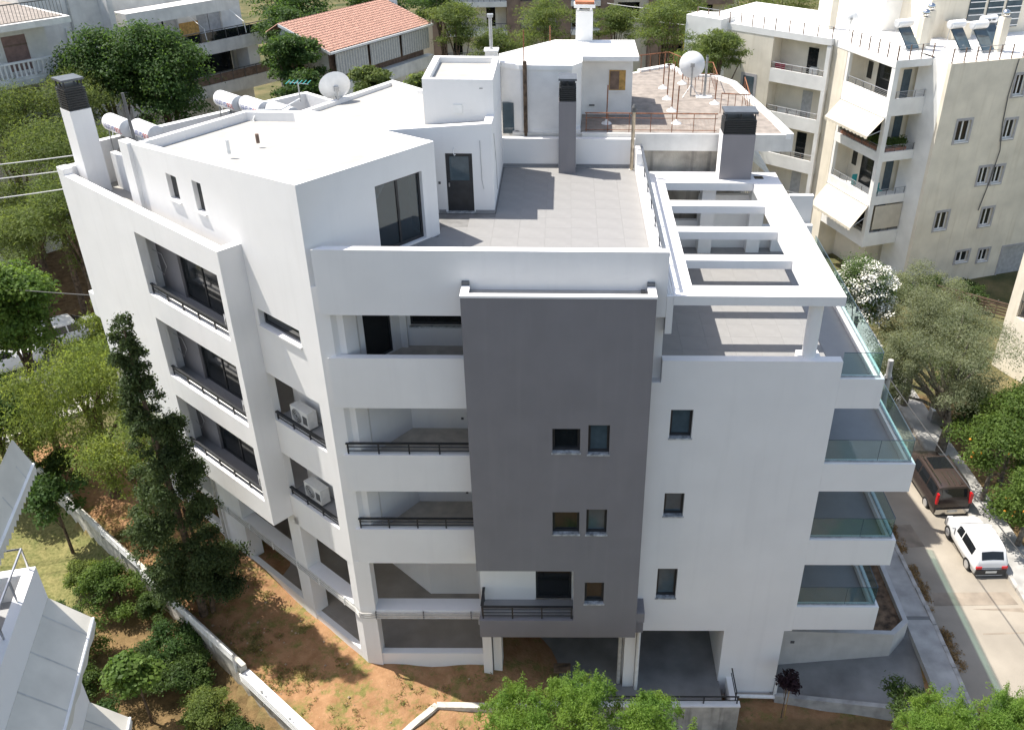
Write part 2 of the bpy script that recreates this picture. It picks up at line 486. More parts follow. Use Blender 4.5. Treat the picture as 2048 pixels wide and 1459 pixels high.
# street on the far left
sd = np.array((.72, .69)); sd /= np.linalg.norm(sd); sn = np.array((-sd[1], sd[0]))
c0 = np.array((-25.4, 18.2))
sl = [c0 + sd * k + sn * 3.0 for k in range(-26, 40, 3)]; sr = [c0 + sd * k - sn * 3.0 for k in range(-26, 40, 3)]
zl = lambda p: hgt(p[0], p[1]) + .1
strip('street', 'asphalt', [(*p, max(zl(p), 1.0)) for p in sl], [(*p, max(zl(p), 1.0)) for p in sr], 0, .5)
sl2 = [p + sn * 1.3 for p in sl]
strip('pavement', 'pavement', [(*p, max(zl(p), 1.0)) for p in sl2], [(*p, max(zl(p), 1.0)) for p in sl], .12, .5)
sr2 = [p - sn * 1.5 for p in sr]
strip('pavement', 'stone_pale', [(*p, max(zl(p), 1.0)) for p in sr], [(*p, max(zl(p), 1.0)) for p in sr2], .12, .5)

# ------------------------------------------------------------------ main building
B = thing('apartment_building', 'new white and grey five storey apartment building with roof terraces and pergola', 'building', (0, 3, -.2))

def window(fr, a0, a1, z0, z1, b, parent, glass='window_dark', nm='window', panes=1, fw_=.06, sill=None, sillout=.05, door=False):
    """dark framed window set at depth b (frame outer face), outward = -b unless sillout flips"""
    m = MB(fr)
    d = .07
    m.box(a0, a0 + fw_, b, b + d, z0, z1).box(a1 - fw_, a1, b, b + d, z0, z1)
    m.box(a0 + fw_, a1 - fw_, b, b + d, z1 - fw_, z1)
    m.box(a0 + fw_, a1 - fw_, b, b + d, z0, z0 + (fw_ * 1.4))
    for k in range(1, panes):
        x = a0 + (a1 - a0) * k / panes
        m.box(x - fw_ / 2, x + fw_ / 2, b, b + d, z0 + fw_, z1 - fw_)
    o = m.build(nm, 'anthracite', parent)
    for k in range(panes):
        x0 = a0 + (a1 - a0) * k / panes + fw_ * .5; x1 = a0 + (a1 - a0) * (k + 1) / panes - fw_ * .5
        MB(fr).box(x0, x1, b + d * .35, b + d * .55, z0 + fw_, z1 - fw_).build('pane', glass, o)
    if sill:
        MB(fr).box(a0 - .03, a1 + .03, sill[0], sill[1], z0 - .05, z0 - .002).build('sill', 'sill_marble', o)
    return o

def railing(fr, a0, a1, b, z0, parent, top=.42, posts=4, bars=2, m='anthracite', r=.018, hand=.045, name='railing'):
    """handrail with posts and bars along a at depth b"""
    h = MB(fr).box(a0, a1, b - hand, b + hand, z0 + top - .035, z0 + top).build(name, m, parent)
    for k in range(bars):
        z = z0 + top * (k + .6) / (bars + .6)
        MB(fr).tube([(a0 + .02, b, z), (a1 - .02, b, z)], r, 6).build('bar', m, h)
    for k in range(posts):
        a = a0 + .05 + (a1 - a0 - .1) * k / (posts - 1)
        MB(fr).box(a - .02, a + .02, b - .02, b + .02, z0 - .12, z0 + top - .036).build('post', m, h)
    return h

# --- front left stack (balconies) -------------------------------------------------
ZB = [4.99, 7.96, 11.04, 14.09]            # slab undersides
FL = [5.82, 8.85, 11.92, 14.90]            # floor levels
CX = -6.84
# terrace parapet
MB().prism([(-6.66, 0), (2.77, 0), (2.77, .25), (-6.42, .25)], 14.09, 16.02).build('terrace_parapet', 'white_plaster', B)
MB().prism([(-6.64, 0), (-2.72, 0), (-2.72, .22), (-6.42, .22)], 11.04, 12.72).build('balcony_parapet', 'white_plaster', B)
MB().prism([(-6.62, 0), (-2.72, 0), (-2.72, .22), (-6.42, .22)], 7.96, 9.34).build('balcony_parapet', 'white_plaster', B)
MB().prism([(-6.60, 0), (-2.72, 0), (-2.72, .22), (-6.42, .22)], 4.99, 6.42).build('balcony_parapet', 'white_plaster', B)
railing(W, -6.5, -2.75, .08, 9.36, B, top=.38, posts=5)
railing(W, -6.45, -2.75, .08, 6.44, B, top=.38, posts=5)
# slabs of the recessed balconies with tiled tops
for zb, fz in zip(ZB[:3], FL[:3]):
    MB().box(-6.3, -2.72, .22, 4.0, zb, fz).build('balcony_slab', 'white_plaster', B)
    MB().box(-6.28, -2.74, .225, 2.6, fz, fz + .012).build('balcony_floor', 'beige_floor', B)
MB().box(-6.3, 2.55, .25, 9.95, 14.09, 14.88).build('terrace_slab', 'white_plaster', B)
# corner return wall, pilaster and recess walls
for zb, zt in ((4.99, 14.09),):
    MB().prism([(-6.83, .1), (-6.42, .1), (-6.3, .25), (-6.3, .55), (-6.55, .75)], zb, zt + .8).build('corner_wall', 'white_plaster', B)
for k in range(3):
    z0, z1 = FL[k], ZB[k + 1]
    MB().prism([(-6.3, .25), (-6.12, .25), (-5.86, .62), (-5.86, .78), (-6.3, .78)], z0, z1).build('pilaster', 'white_plaster', B)
    if k < 2:
        MB().prism([(-6.3, .78), (-5.86, .78), (-4.86, 2.1), (-4.86, 2.3), (-6.3, 2.3)], z0, z1).build('recess_side_wall', 'white_plaster', B)
        MB().box(-4.86, -2.7, 2.1, 2.3, z0, z1).build('recess_back_wall', 'white_plaster', B)
        MB().box(-3.28, -3.2, 2.085, 2.1, z0 + .36, z0 + .44).build('wall_lamp', 'ac_dark', B)
# level with glazed door and strip window
z0, z1 = FL[2], ZB[3]
SF = Fr(-5.86, .78, 1.0, 1.28)
sl_ = math.hypot(1.0, 1.28) * .96
MB(SF).wall(0, sl_, 0, .2, z0, z1, [(.18, 1.22, z0 + .03, z1 - .02)]).build('recess_side_wall', 'white_plaster', B)
window(SF, .18, 1.22, z0 + .03, z1 - .02, .06, B, nm='balcony_door')
MB().box(-4.93, -4.72, 1.98, 2.3, z0, z1).build('pilaster', 'white_plaster', B)
MB().wall(-4.72, -2.7, 2.1, 2.3, z0, z1, [(-4.62, -2.8, z0 + .72, z1 - .01)]).build('recess_back_wall', 'white_plaster', B)
window(W, -4.62, -2.8, z0 + .72, z1 - .01, 2.16, B, sill=(2.02, 2.2))

# --- grey block ---------------------------------------------------------------------
G0, G1, GX0, GX1 = -.7, .0, -2.73, 2.43
gh = [(-.32, .48, 9.94, 10.84), (.71, 1.33, 9.89, 10.97), (-.32, .5, 6.83, 7.76), (.71, 1.34, 6.82, 7.87), (.71, 1.33, 3.86, 4.85), (-3, .36, 3.13, 5.33)]
MB().wall(GX0, GX1, G0, G0 + .22, 2.35, 15.0, gh).build('grey_facade', 'grey_plaster', B)
MB().box(GX0, GX0 + .2, G0 + .22, G1 - .002, 5.33, 15.0).build('grey_side_wall', 'grey_plaster', B)
MB().box(GX1 - .2, GX1, G0 + .22, G1 - .002, 2.35, 15.0).build('grey_side_wall', 'grey_plaster', B)
MB().box(GX0 - .01, GX1 + .01, G0 - .015, G0 + .16, 15.0, 15.06).build('coping', 'white_plaster', B)
for x in (GX0 - .012, GX1 - .21):
    MB().box(x, x + .22, G0 + .16, -.1, 15.0, 15.06).build('coping', 'white_plaster', B)
    MB().box(x + .0, x + .2, -.1, -.003, 15.0, 15.16).build('coping_end_cap', 'louver_cap', B)
MB().box(GX0 + .2, GX1 - .2, G0 + .16, -.003, 14.6, 14.9).build('ledge_roof', 'roof_screed', B)
MB().box(2.05, 2.17, -.18, -.06, 14.9, 14.96).build('roof_drain', 'ac_dark', B)
for k, (a0, a1, z0, z1) in enumerate(gh[:5]):
    window(W, a0 + .002, a1 - .002, z0 + .055, z1 - .003, G0 + .13, B, glass=('window_blue' if k in (1, 3) else 'window_dark'), sill=(G0 - .03, G0 + .2), fw_=.07)
# entrance balcony in the grey block
MB().box(GX0, 2.7, G0 + .22, -.004, 2.35, 3.05).build('entrance_slab', 'grey_plaster', B)
MB().box(2.43, 2.7, -.69, -.004, 3.05, 3.45).build('entrance_slab_upstand', 'grey_plaster', B)
MB().box(.36, .7, G0 + .22, -.004, 3.05, 5.33).build('entrance_cheek', 'white_plaster', B)
MB().wall(-2.75, .36, .3, .5, 3.0, 5.6, [(-.9, .30, 3.0, 5.25)]).build('entrance_wall', 'white_plaster', B)
MB().box(-2.75, .36, G0 + .222, .3, 5.335, 5.55).build('entrance_soffit', 'white_plaster', B)
MB().box(-2.73, .36, -.48, .3, 3.05, 3.07).build('entrance_floor', 'balcony_tile', B)
window(W, -.9, .30, 3.08, 5.25, .36, B, glass='window_dark', nm='entrance_door', fw_=.08)
railing(W, -2.66, .34, G0 + .1, 3.17, B, top=.5, posts=4, bars=3)
RF = Fr(-2.64, -.55, 0, 1)
railing(RF, 0, .82, 0, 3.17, B, top=.5, posts=2, bars=3)
# party wall behind grey block
MB().box(-2.7, 2.43, .5, .7, 5.0, 14.09).build('inner_wall', 'white_plaster', B)

# --- right white block --------------------------------------------------------------
rw = [(3.13, 3.79, 9.98, 11.04), (3.14, 3.76, 6.97, 7.94), (3.11, 3.77, 3.42, 4.79)]
MB().wall(2.43, 7.89, 0, .3, 1.92, 11.98, rw).build('right_facade', 'white_plaster', B)
MB().box(2.78, 7.89, 0, .3, 11.98, 12.70).build('lower_terrace_parapet', 'white_plaster', B)
for a0, a1, z0, z1 in rw:
    window(W, a0 + .002, a1 - .002, z0 + .055, z1 - .003, .14, B, glass='window_blue', sill=(-.03, .22), fw_=.07)
RS = Fr(7.89, .3, 0, 1)
sd_h = [(1.0, 3.4, FL[k] - .9 + .95, FL[k] + 2.1) for k in (0, 1)] + [(1.0, 3.4, 2.85, 5.0)]
MB(RS).wall(0, 9.7, 0, .25, 1.92, 11.1, sd_h).build('right_side_wall', 'white_plaster', B)
for h in sd_h:
    window(RS, h[0], h[1], h[2], h[3], .1, B, nm='sliding_door', panes=2)
MB().box(7.6, 7.64, .4, 9.8, 2.0, 11).build('room_partition', 'white_plaster', B)
# cantilevered balconies with glass
def glass_balcony(x1, zb, zt, fz, y1, first):
    MB().box(7.895, x1, .25, y1, zb, fz).build('balcony_slab', 'white_plaster', B)
    MB().box(7.9, x1 - .26, .255, y1 - .2, fz, fz + .012).build('balcony_floor', 'balcony_tile', B)
    MB().box(7.893, x1, 0.0, .25, zb, zt).build('balcony_kerb', 'white_plaster', B)
    MB().box(x1 - .25, x1, .25, y1, zb + .001, zt).build('balcony_kerb', 'white_plaster', B)
    gz0, gz1 = zt + .003, zt + .80
    gx = x1 - .14
    xs_ = [7.91, 7.91 + (gx - 7.91) * .62, gx] if not first else [7.91, gx]
    for k in range(len(xs_) - 1):
        MB().box(xs_[k], xs_[k + 1] - .012, .105, .12, gz0, gz1).build('glass_panel', 'balcony_glass', B)
        MB().box(xs_[k], xs_[k + 1] - .012, .103, .122, gz1, gz1 + .012).build('glass_top_edge', 'window_blue', B)
        MB().box(xs_[k + 1] - .013, xs_[k + 1] - .003, .104, .121, gz0, gz1).build('glass_joint', 'window_blue', B)
    n = 4
    for k in range(n):
        ya, yb = .13 + (y1 - .3) * k / n, .13 + (y1 - .3) * (k + 1) / n - .012
        MB().box(gx, gx + .015, ya, yb, gz0, gz1).build('glass_panel', 'balcony_glass', B)
        MB().box(gx - .002, gx + .017, ya, yb, gz1, gz1 + .012).build('glass_top_edge', 'window_blue', B)
    MB().box(7.9, x1 - .1, .09, .135, zt + .001, zt + .05).build('glass_channel', 'galvanised', B)
    MB().box(gx - .018, gx + .03, .14, y1 - .2, zt + .001, zt + .05).build('glass_channel', 'galvanised', B)
glass_balcony(9.17, 11.12, 12.13, 11.95, 8.6, True)
glass_balcony(10.68, 8.04, 9.10, 8.88, 8.6, False)
glass_balcony(10.68, 4.98, 6.05, 5.84, 8.6, False)
glass_balcony(10.68, 1.99, 3.06, 2.86, 8.6, False)

# --- lower terrace and pergola ------------------------------------------------------
MB().box(2.78, 7.89, .3, 10.2, 11.1, 11.92).build('lower_terrace_slab', 'grout', B)
MB().box(2.5, 2.77, .252, 9.9, 11.92, 15.28).build('terrace_divider_wall', 'white_plaster', B)
MB().box(2.5, 2.77, 9.0, 9.9, 15.28, 15.7).build('terrace_divider_wall', 'white_plaster', B)
hr = MB().box(2.66, 2.74, .4, 9.85, 15.74, 15.80).build('handrail', 'louver_cap', B)
for k in range(7):
    y = .6 + k * 1.45
    MB().box(2.68, 2.72, y - .02, y + .02, 15.282, 15.74).build('post', 'louver_cap', hr)
for z in (15.44, 15.6):
    MB().tube([(2.70, .42, z), (2.70, 9.82, z)], .012, 6).build('bar', 'steel', hr)
P0, P1 = 14.46, 14.74
MB().box(2.97, 7.65, 0.0, .66, P0, P1).build('pergola_beam', 'white_plaster', B)
MB().box(2.97, 7.65, 8.8, 10.0, P0, P1).build('pergola_beam', 'white_plaster', B)
MB().box(2.975, 3.52, .66, 8.8, P0 + .002, P1 + .002).build('pergola_beam', 'white_plaster', B)
MB().box(6.67, 7.648, .66, 8.8, P0 + .002, P1 + .002).build('pergola_beam', 'white_plaster', B)
for y0, y1 in ((2.32, 2.74), (4.45, 4.87), (6.62, 7.13)):
    MB().box(3.52, 6.67, y0, y1, P0 + .01, P1 - .006).build('pergola_slat', 'white_plaster', B)
MB().box(2.78, 2.968, .02, 9.98, P0 - .9, P1 - .02).build('pergola_wall_beam', 'white_plaster', B)
for x in (2.80, 2.88):
    MB().tube([(x + .03, .1, P1 + .02), (x + .03, 9.6, P1 + .02)], .016, 6).build('roof_conduit', 'pvc_white', B)
MB().box(6.78, 7.1, 9.25, 9.55, P1 + .001, P1 + .006).build('roof_opening', 'window_dark', B)
MB().tube([(6.98, .36, 12.70), (6.98, .36, P0)], .2, 20).build('pergola_column', 'white_plaster', B, smooth=True)
MB().box(6.66, 7.3, .302, .62, 11.95, 12.72).build('column_base', 'white_plaster', B)
# back wall of the lower terrace below the pergola
MB().wall(2.8, 9.1, 9.6, 9.8, 11.92, 14.0, [(2.85, 4.9, 13.0, 14.0), (7.35, 8.2, 12.8, 14.0)]).build('terrace_back_wall', 'white_plaster', B)
MB().box(4.92, 5.4, 9.0, 9.6, 11.92, 14.46).build('terrace_pier', 'white_plaster', B)
MB().box(6.72, 7.2, 9.1, 9.6, 11.92, 14.46).build('terrace_pier', 'white_plaster', B)
MB().box(7.66, 9.1, 9.2, 9.4, 11.92, 13.0).build('terrace_back_wall', 'white_plaster', B)

def tiles(x0, x1, y0, y1, z, inside, parent, tx=.8, ty=.8):
    me = None
    y = y0
    while y < y1 - .05:
        x = x0
        w2 = min(ty, y1 - y)
        while x < x1 - .05:
            w1 = min(tx, x1 - x)
            if inside(x + w1 / 2, y + w2 / 2):
                full = (w1 > tx - .01 and w2 > ty - .01)
                if full and me is not None:
                    t = bpy.data.objects.new('floor_tile', me); COL.objects.link(t); t.parent = parent
                else:
                    t = MB().box(.0015, w1 - .0015, .0015, w2 - .0015, 0, .02)
                    off = ROOTLOC.get(parent.name, (0, 0, 0))
                    t.v = [(a + off[0], b + off[1], c + off[2]) for a, b, c in t.v]
                    t = t.build('floor_tile', 'tile', parent)
                    if full: me = t.data
                off = ROOTLOC.get(parent.name, (0, 0, 0))
                t.location = (x - off[0], y - off[1], z - off[2])
            x += tx
        y += ty
tfloor = MB().box(-6.2, 2.495, .26, 9.9, 14.875, 14.885).build('terrace_floor', 'grout', B)
LFLOOR = MB().box(2.785, 8.9, .31, 9.55, 11.925, 11.935).build('lower_terrace_floor', 'grout', B)

# penthouse: K corner, front wall to Rc, roof on a gently sloping plane
Rc = (-3.78, 3.73)
def zroof(x, y): return 17.74 + .0727 * (x + 6.83) - .0556 * (y - .1)
PF = Fr(K[0], K[1], Rc[0] - K[0], Rc[1] - K[1])    # a along front wall, -b = outwards
pl = math.hypot(Rc[0] - K[0], Rc[1] - K[1])
def ina(x, y):
    # right of the penthouse front wall, in front of door wall
    cr = (Rc[0] - K[0]) * (y - K[1]) - (Rc[1] - K[1]) * (x - K[0])
    return cr < .1 and y < 5.5 or (x > -2.3)
tiles(-6.2, 2.49, .26, 9.88, 14.886, ina, tfloor)
tiles(2.79, 8.88, .315, 9.5, 11.936, lambda x, y: True, LFLOOR)
gw0, gw1 = 2.48, 4.20
MB(PF).wall(0, pl, 0, .25, 14.09, 17.74, [(gw0, gw1, 14.96, 17.02)], topf=lambda a: zroof(*PF.p(a, 0, 0)[:2])).build('penthouse_front_wall', 'white_plaster', B)
window(PF, gw0 + .003, gw1 - .003, 14.965, 17.015, .12, B, glass='door_glass', nm='penthouse_window', fw_=.07, panes=2)
MB(PF).box(pl - .30, pl, .25, .9, 14.885, 17.6).build('penthouse_pier', 'white_plaster', B)
# left wall of penthouse (sloped top) with two narrow windows
pw = [(6.28, 6.88, 15.66, 16.46), (4.87, 5.36, 15.66, 16.6)]
def ztopL(a): return zroof(*LF.p(a, 0, 0)[:2])
MB(LF).wall(.0, 8.8, -.25, 0, 14.2, 17.74, pw, topf=ztopL).build('penthouse_left_wall', 'white_plaster', B)
for a0, a1, z0, z1 in pw:
    o_ = MB(LF).box(a0, a1, -.2, -.14, z0, z1).build('window', 'window_dark', B)
    MB(LF).box(a0 - .04, a1 + .04, -.15, .07, z0 - .05, z0 - .002).build('sill', 'white_plaster', o_)
# roof A
qa = [K, Rc, (-9.04, 9.07), (-11.15, 9.78), (-13.49, 5.82)]
def roofpoly(poly, rim, nm, drop=.14):
    zt = [zroof(*p) for p in poly]
    n = len(poly)
    cen = np.mean(np.array(poly), axis=0)
    inn = []
    for k in range(n):
        p0, p1, p2 = np.array(poly[k - 1]), np.array(poly[k]), np.array(poly[(k + 1) % n])
        e1 = (p1 - p0) / np.linalg.norm(p1 - p0); e2 = (p2 - p1) / np.linalg.norm(p2 - p1)
        n1 = np.array((-e1[1], e1[0])); n2 = np.array((-e2[1], e2[0]))
        bis = n1 + n2; bis = bis / (bis @ n1)
        inn.append(tuple(p1 + bis * rim))
    m = MB()
    for k in range(n):
        j = (k + 1) % n
        A, Bq, Ci, Di = poly[k], poly[j], inn[j], inn[k]
        zA, zB_, zC, zD = zroof(*A) + .003, zroof(*Bq) + .003, zroof(*Ci) + .003, zroof(*Di) + .003
        m.q.append([m.pt(*A, zA), m.pt(*Bq, zB_), m.pt(*Ci, zC), m.pt(*Di, zD)])
        m.q.append([m.pt(*Di, zD), m.pt(*Ci, zC), m.pt(*Ci, zC - drop - .1), m.pt(*Di, zD - drop - .1)])
        iA = tuple(np.array(A) + (np.array(Di) - np.array(A)) * .03); iB = tuple(np.array(Bq) + (np.array(Ci) - np.array(Bq)) * .03)
        m.q.append([m.pt(*iA, zA - .6), m.pt(*iB, zB_ - .6), m.pt(*iB, zB_ - .002), m.pt(*iA, zA - .002)])
    rimo = m.build(nm + '_rim', 'white_plaster', B)
    m = MB(); m.prism(inn, [zroof(*p) - drop - .15 for p in inn], [zroof(*p) - drop for p in inn])
    return m.build(nm, 'roof_screed', B)
roofA = roofpoly(qa, .28, 'penthouse_roof', .3)
for x, y, h, mm in ((-9.95, 4.4, .42, 'pvc_white'), (-9.42, 5.5, .28, 'brown_panel')):
    MB().tube([(x, y, zroof(x, y) - .15), (x, y, zroof(x, y) - .15 + h)], .055, 10).build('vent_pipe', mm, B)
# block with the terrace door
dbx0, dbx1, dby = -6.7, -2.24, 5.45
MB().wall(-4.3, dbx1, dby, dby + .25, 14.09, 17.6, [(-3.72, -2.88, 14.93, 16.84)], topf=lambda a: zroof(a, dby)).build('stair_block_front_wall', 'white_plaster', B)
MB().prism([(-5.4, dby), (-4.3, dby), (-4.3, dby + .25), (-5.4, dby + .25)], 16.6, [zroof(-5.4, dby), zroof(-4.3, dby), zroof(-4.3, dby), zroof(-5.4, dby)]).build('stair_block_front_wall', 'white_plaster', B)
MB().prism([(dbx1 - .25, dby + .25), (dbx1, dby + .25), (dbx1, 9.95), (dbx1 - .25, 9.95)], 14.09, [zroof(dbx1, dby), zroof(dbx1, dby), zroof(dbx1, 9.9), zroof(dbx1, 9.9)]).build('stair_block_side_wall', 'white_plaster', B)
dr = MB().box(-3.715, -2.885, dby + .08, dby + .15, 14.935, 16.835).build('terrace_door', 'anthracite', B)
MB().box(-3.60, -3.0, dby + .066, dby + .078, 15.95, 16.72).build('pane', 'window_blue', dr)
MB().box(-3.66, -3.62, dby + .03, dby + .078, 15.75, 15.87).build('handle', 'steel', dr)
MB().box(-3.78, -2.82, dby - .08, dby + .08, 14.906, 14.935).build('door_step', 'sill_marble', B)
MB().tube([(-3.42, dby - .01, 17.02), (-3.44, dby - .12, 16.9), (-3.40, dby - .14, 16.82), (-3.38, dby - .1, 16.84)], .014, 6).build('lamp_wire', 'pvc_white', B)
MB().box(-3.97, -3.9, dby - .015, dby - .002, 15.85, 15.93).build('switch_box', 'ac_dark', B)
MB().tube([(-2.62, dby - .015, 17.25), (-2.6, dby - .015, 16.0), (-2.55, dby - .015, 15.7)], .01, 5).build('wall_cable', 'cable_light', B)
MB().tube([(dbx1 + .015, 6.0, 17.3), (dbx1 + .015, 6.6, 16.2), (dbx1 + .015, 6.8, 15.2)], .01, 5).build('wall_cable', 'cable_light', B)
for z0, z1 in ((14.9, 15.0),):
    MB().box(-4.0, -3.78, dby - .02, dby - .001, z0, z1).build('skirting', 'balcony_tile', B)
    MB().box(-2.84, dbx1 + .02, dby - .02, dby - .001, z0, z1).build('skirting', 'balcony_tile', B)
    MB().box(dbx1 + .001, dbx1 + .02, dby, 9.9, z0, z1).build('skirting', 'balcony_tile', B)
qb = [(-5.47, dby + .002), (dbx1 + .003, dby + .002), (dbx1 + .003, 9.9), (-5.19, 11.53), (-6.65, 13.68), (-9.04, 9.07)]
roofB = roofpoly(qb, .26, 'stair_block_roof')
# tower
TZ = 18.83
MB().prism([(-4.42, 6.5), (-2.245, 6.5), (-2.245, 10.0), (-4.42, 10.0)], 14.2, TZ - .25).build('stair_tower', 'white_plaster', B)
for bx in ((-4.42, -2.245, 6.5, 6.7), (-4.42, -2.245, 9.4, 9.6), (-4.42, -4.22, 6.7, 9.4), (-2.445, -2.245, 6.7, 9.4)):
    MB().box(*bx, TZ - .25, TZ).build('stair_tower_parapet', 'white_plaster', B)
MB().box(-4.22, -2.445, 6.7, 9.4, TZ - .25, TZ - .18).build('stair_tower_roof', 'roof_screed', B)
MB().box(-3.5, -3.22, 6.47, 6.499, 17.78, 18.06).build('vent_grille', 'white_metal', B)
MB().box(-2.66, -2.56, 6.49, 6.499, 18.55, 18.57).build('wall_slot', 'ac_dark', B)
# back parapet of the terrace, chimney, flue
MB().box(dbx1, 2.5, 9.95, 10.2, 14.4, 15.92).build('back_parapet', 'white_plaster', B)
MB().box(dbx1 + .02, -.25, 9.93, 9.949, 14.9, 15.0).build('skirting', 'balcony_tile', B)
MB().box(.4, 2.48, 9.93, 9.949, 14.9, 15.0).build('skirting', 'balcony_tile', B)
def louver_cap(fr, a0, a1, b0, b1, z0, z1, parent, nl=7):
    MB(fr).box(a0 + .05, a1 - .05, b0 + .05, b1 - .05, z0, z1 - .26).build('flue_core', 'ac_dark', parent)
    for k in range(nl):
        z = z0 + .02 + (z1 - z0 - .30) * k / nl
        MB(fr).box(a0 - .012, a1 + .012, b0 - .012, b1 + .012, z, z + (z1 - z0 - .30) / nl * .55).build('slat', 'louver', parent)
    MB(fr).box(a0 + .02, a1 - .02, b0 + .02, b1 - .02, z1 - .27, z1 - .24).build('louver_plate', 'louver', parent)
    for a in (a0 + .03, (a0 + a1) / 2 - .02, a1 - .07):
        for b in (b0 + .03, b1 - .07):
            MB(fr).box(a, a + .04, b, b + .04, z1 - .24, z1 - .07).build('cap_post', 'louver', parent)
    MB(fr).box(a0 - .03, a1 + .03, b0 - .03, b1 + .03, z1 - .07, z1).build('cap_plate', 'louver_cap', parent)
ch = MB().box(-.23, .37, 9.22, 9.94, 14.9, 17.43).build('chimney', 'grey_plaster', B)
louver_cap(W, -.21, .35, 9.24, 9.92, 17.43, 18.2, ch)
ch = MB().box(5.48, 6.62, 9.17, 9.9, 14.745, 16.36).build('chimney', 'grey_plaster', B)
MB().box(5.47, 5.479, 9.175, 9.9, 14.745, 16.36).build('chimney_side', 'white_plaster', ch)
louver_cap(W, 5.5, 6.6, 9.19, 9.88, 16.36, 17.15, ch, 8)
fl = MB().tube([(2.38, 9.6, 14.9), (2.38, 9.6, 17.0)], .065, 12).build('flue_pipe', 'copper_pipe', B, smooth=True)
MB().tube([(2.38, 9.6, 17.0), (2.38, 9.6, 17.16), (2.38, 9.6, 17.26)], [.085, .085, .03], 12).build('cowl', 'ac_dark', fl)
MB().box(2.29, 2.47, 9.5, 9.7, 14.9, 14.93).build('flue_foot', 'pvc_grey', fl)

# --- left facade ----------------------------------------------------------------------
# recessed wall with niches
nich = [(.93, 3.0, 12.67, 13.2), (.49, 3.2, 9.12, 10.9), (.48, 3.2, 6.05, 7.82)]
MB(LF).wall(0.0, 3.215, -.25, 0, 4.78, 14.2, nich).build('left_facade_recess', 'white_plaster', B)
for k, (a0, a1, z0, z1) in enumerate(nich):
    if k == 0:
        window(Fr(*LF.p(a1 - .02, 0, 0)[:2], -dL[0], -dL[1]), 0.02, a1 - a0 - .02, z0 + .004, z1 - .004, .16, B, panes=1)
        MB(LF).box(a0 - .02, a1 - .003, -.22, .06, z0 - .06, z0 - .004).build('sill', 'white_plaster', B)
    else:
        MB(LF).box(a0 - .1, 3.3, -.95, -.85, z0 - .3, z1 + .1).build('niche_back_wall', 'white_plaster', B)
        MB(LF).box(a0 - .1, a0, -1.05, -.25, z0 - .3, z1 + .1).build('niche_side_wall', 'white_plaster', B)
        MB(LF).box(a0, 3.3, -1.05, -.25, z0 - .3, z0 - .02).build('niche_floor', 'balcony_tile', B)
        MB(LF).box(a0, 3.3, -1.05, -.25, z1 + .003, z1 + .2).build('niche_ceiling', 'white_plaster', B)
        railing(Fr(*LF.p(3.18, -.08, 0)[:2], -dL[0], -dL[1]), 0.0, 3.18 - a0 - .03, 0, z0 + .02, B, top=.28, posts=4, bars=2, hand=.05)
# bay
BT = .77
bay_h = [(3.51, 8.28, 12.21, 14.40), (3.51, 8.30, 9.06, 11.32), (3.51, 8.28, 6.03, 8.26)]
MB(LF).wall(3.22, 13.05, BT - .3, BT, 5.14, 15.21, bay_h).build('bay_facade', 'white_plaster', B)
MB(LF).box(3.22, 3.5, -.24, BT - .3, 5.14, 15.21).build('bay_side_wall', 'white_plaster', B)
MB(LF).box(12.75, 13.05, -.6, BT - .3, 5.14, 15.40).build('bay_side_wall', 'white_plaster', B)
MB(LF).box(12.6, 13.06, BT - .32, BT + .003, 15.21, 15.42).build('bay_corner_upstand', 'white_plaster', B)
MB(LF).box(3.5, 12.75, -.9, BT - .3, 5.141, 5.8).build('bay_slab', 'white_plaster', B)
MB(LF).box(3.5, 12.75, -.1, BT - .3, 8.42, 8.84).build('bay_slab', 'white_plaster', B)
MB(LF).box(3.5, 12.75, -.1, BT - .3, 11.5, 11.98).build('bay_slab', 'white_plaster', B)
MB(LF).box(3.5, 12.75, -.25, BT - .3, 14.5, 14.62).build('roof_strip_floor', 'roof_screed', B)
for k, (a0, a1, z0, z1) in enumerate(bay_h):
    fz = z0 - .15
    # inside of the covered balcony: grey back wall and sliding doors
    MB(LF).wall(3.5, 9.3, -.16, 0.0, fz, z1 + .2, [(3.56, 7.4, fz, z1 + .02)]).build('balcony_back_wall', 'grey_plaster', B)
    MB(LF).box(8.75, 8.95, .0, BT - .3, fz, z1 + .2).build('balcony_end_wall', 'white_plaster', B)
    MB(LF).box(3.5, 9.0, -.16, BT - .3, fz - .05, fz).build('balcony_floor', 'balcony_tile', B)
    MB(LF).box(3.5, 9.0, 0.001, BT - .3, z1 + .16, z1 + .2).build('balcony_ceiling', 'white_plaster', B)
    window(Fr(*LF.p(7.4, -.05, 0)[:2], -dL[0], -dL[1]), 0, 3.84, fz, z1 + .02, .03, B, nm='sliding_door', panes=3, glass='window_dark')
    cd = MB(LF).tube([(8.6, .2, fz + 1.45), (8.35, .06, fz + 1.3), (8.2, .05, fz + .9), (8.4, .1, fz + .55), (8.5, .2, fz + .9)], .012, 5).build('loose_cable', 'cable_light', B)
    railing(Fr(*LF.p(8.27, BT - .12, 0)[:2], -dL[0], -dL[1]), 0, 4.74, 0, z0 + .06, B, top=.30, posts=6, bars=2, hand=.04)
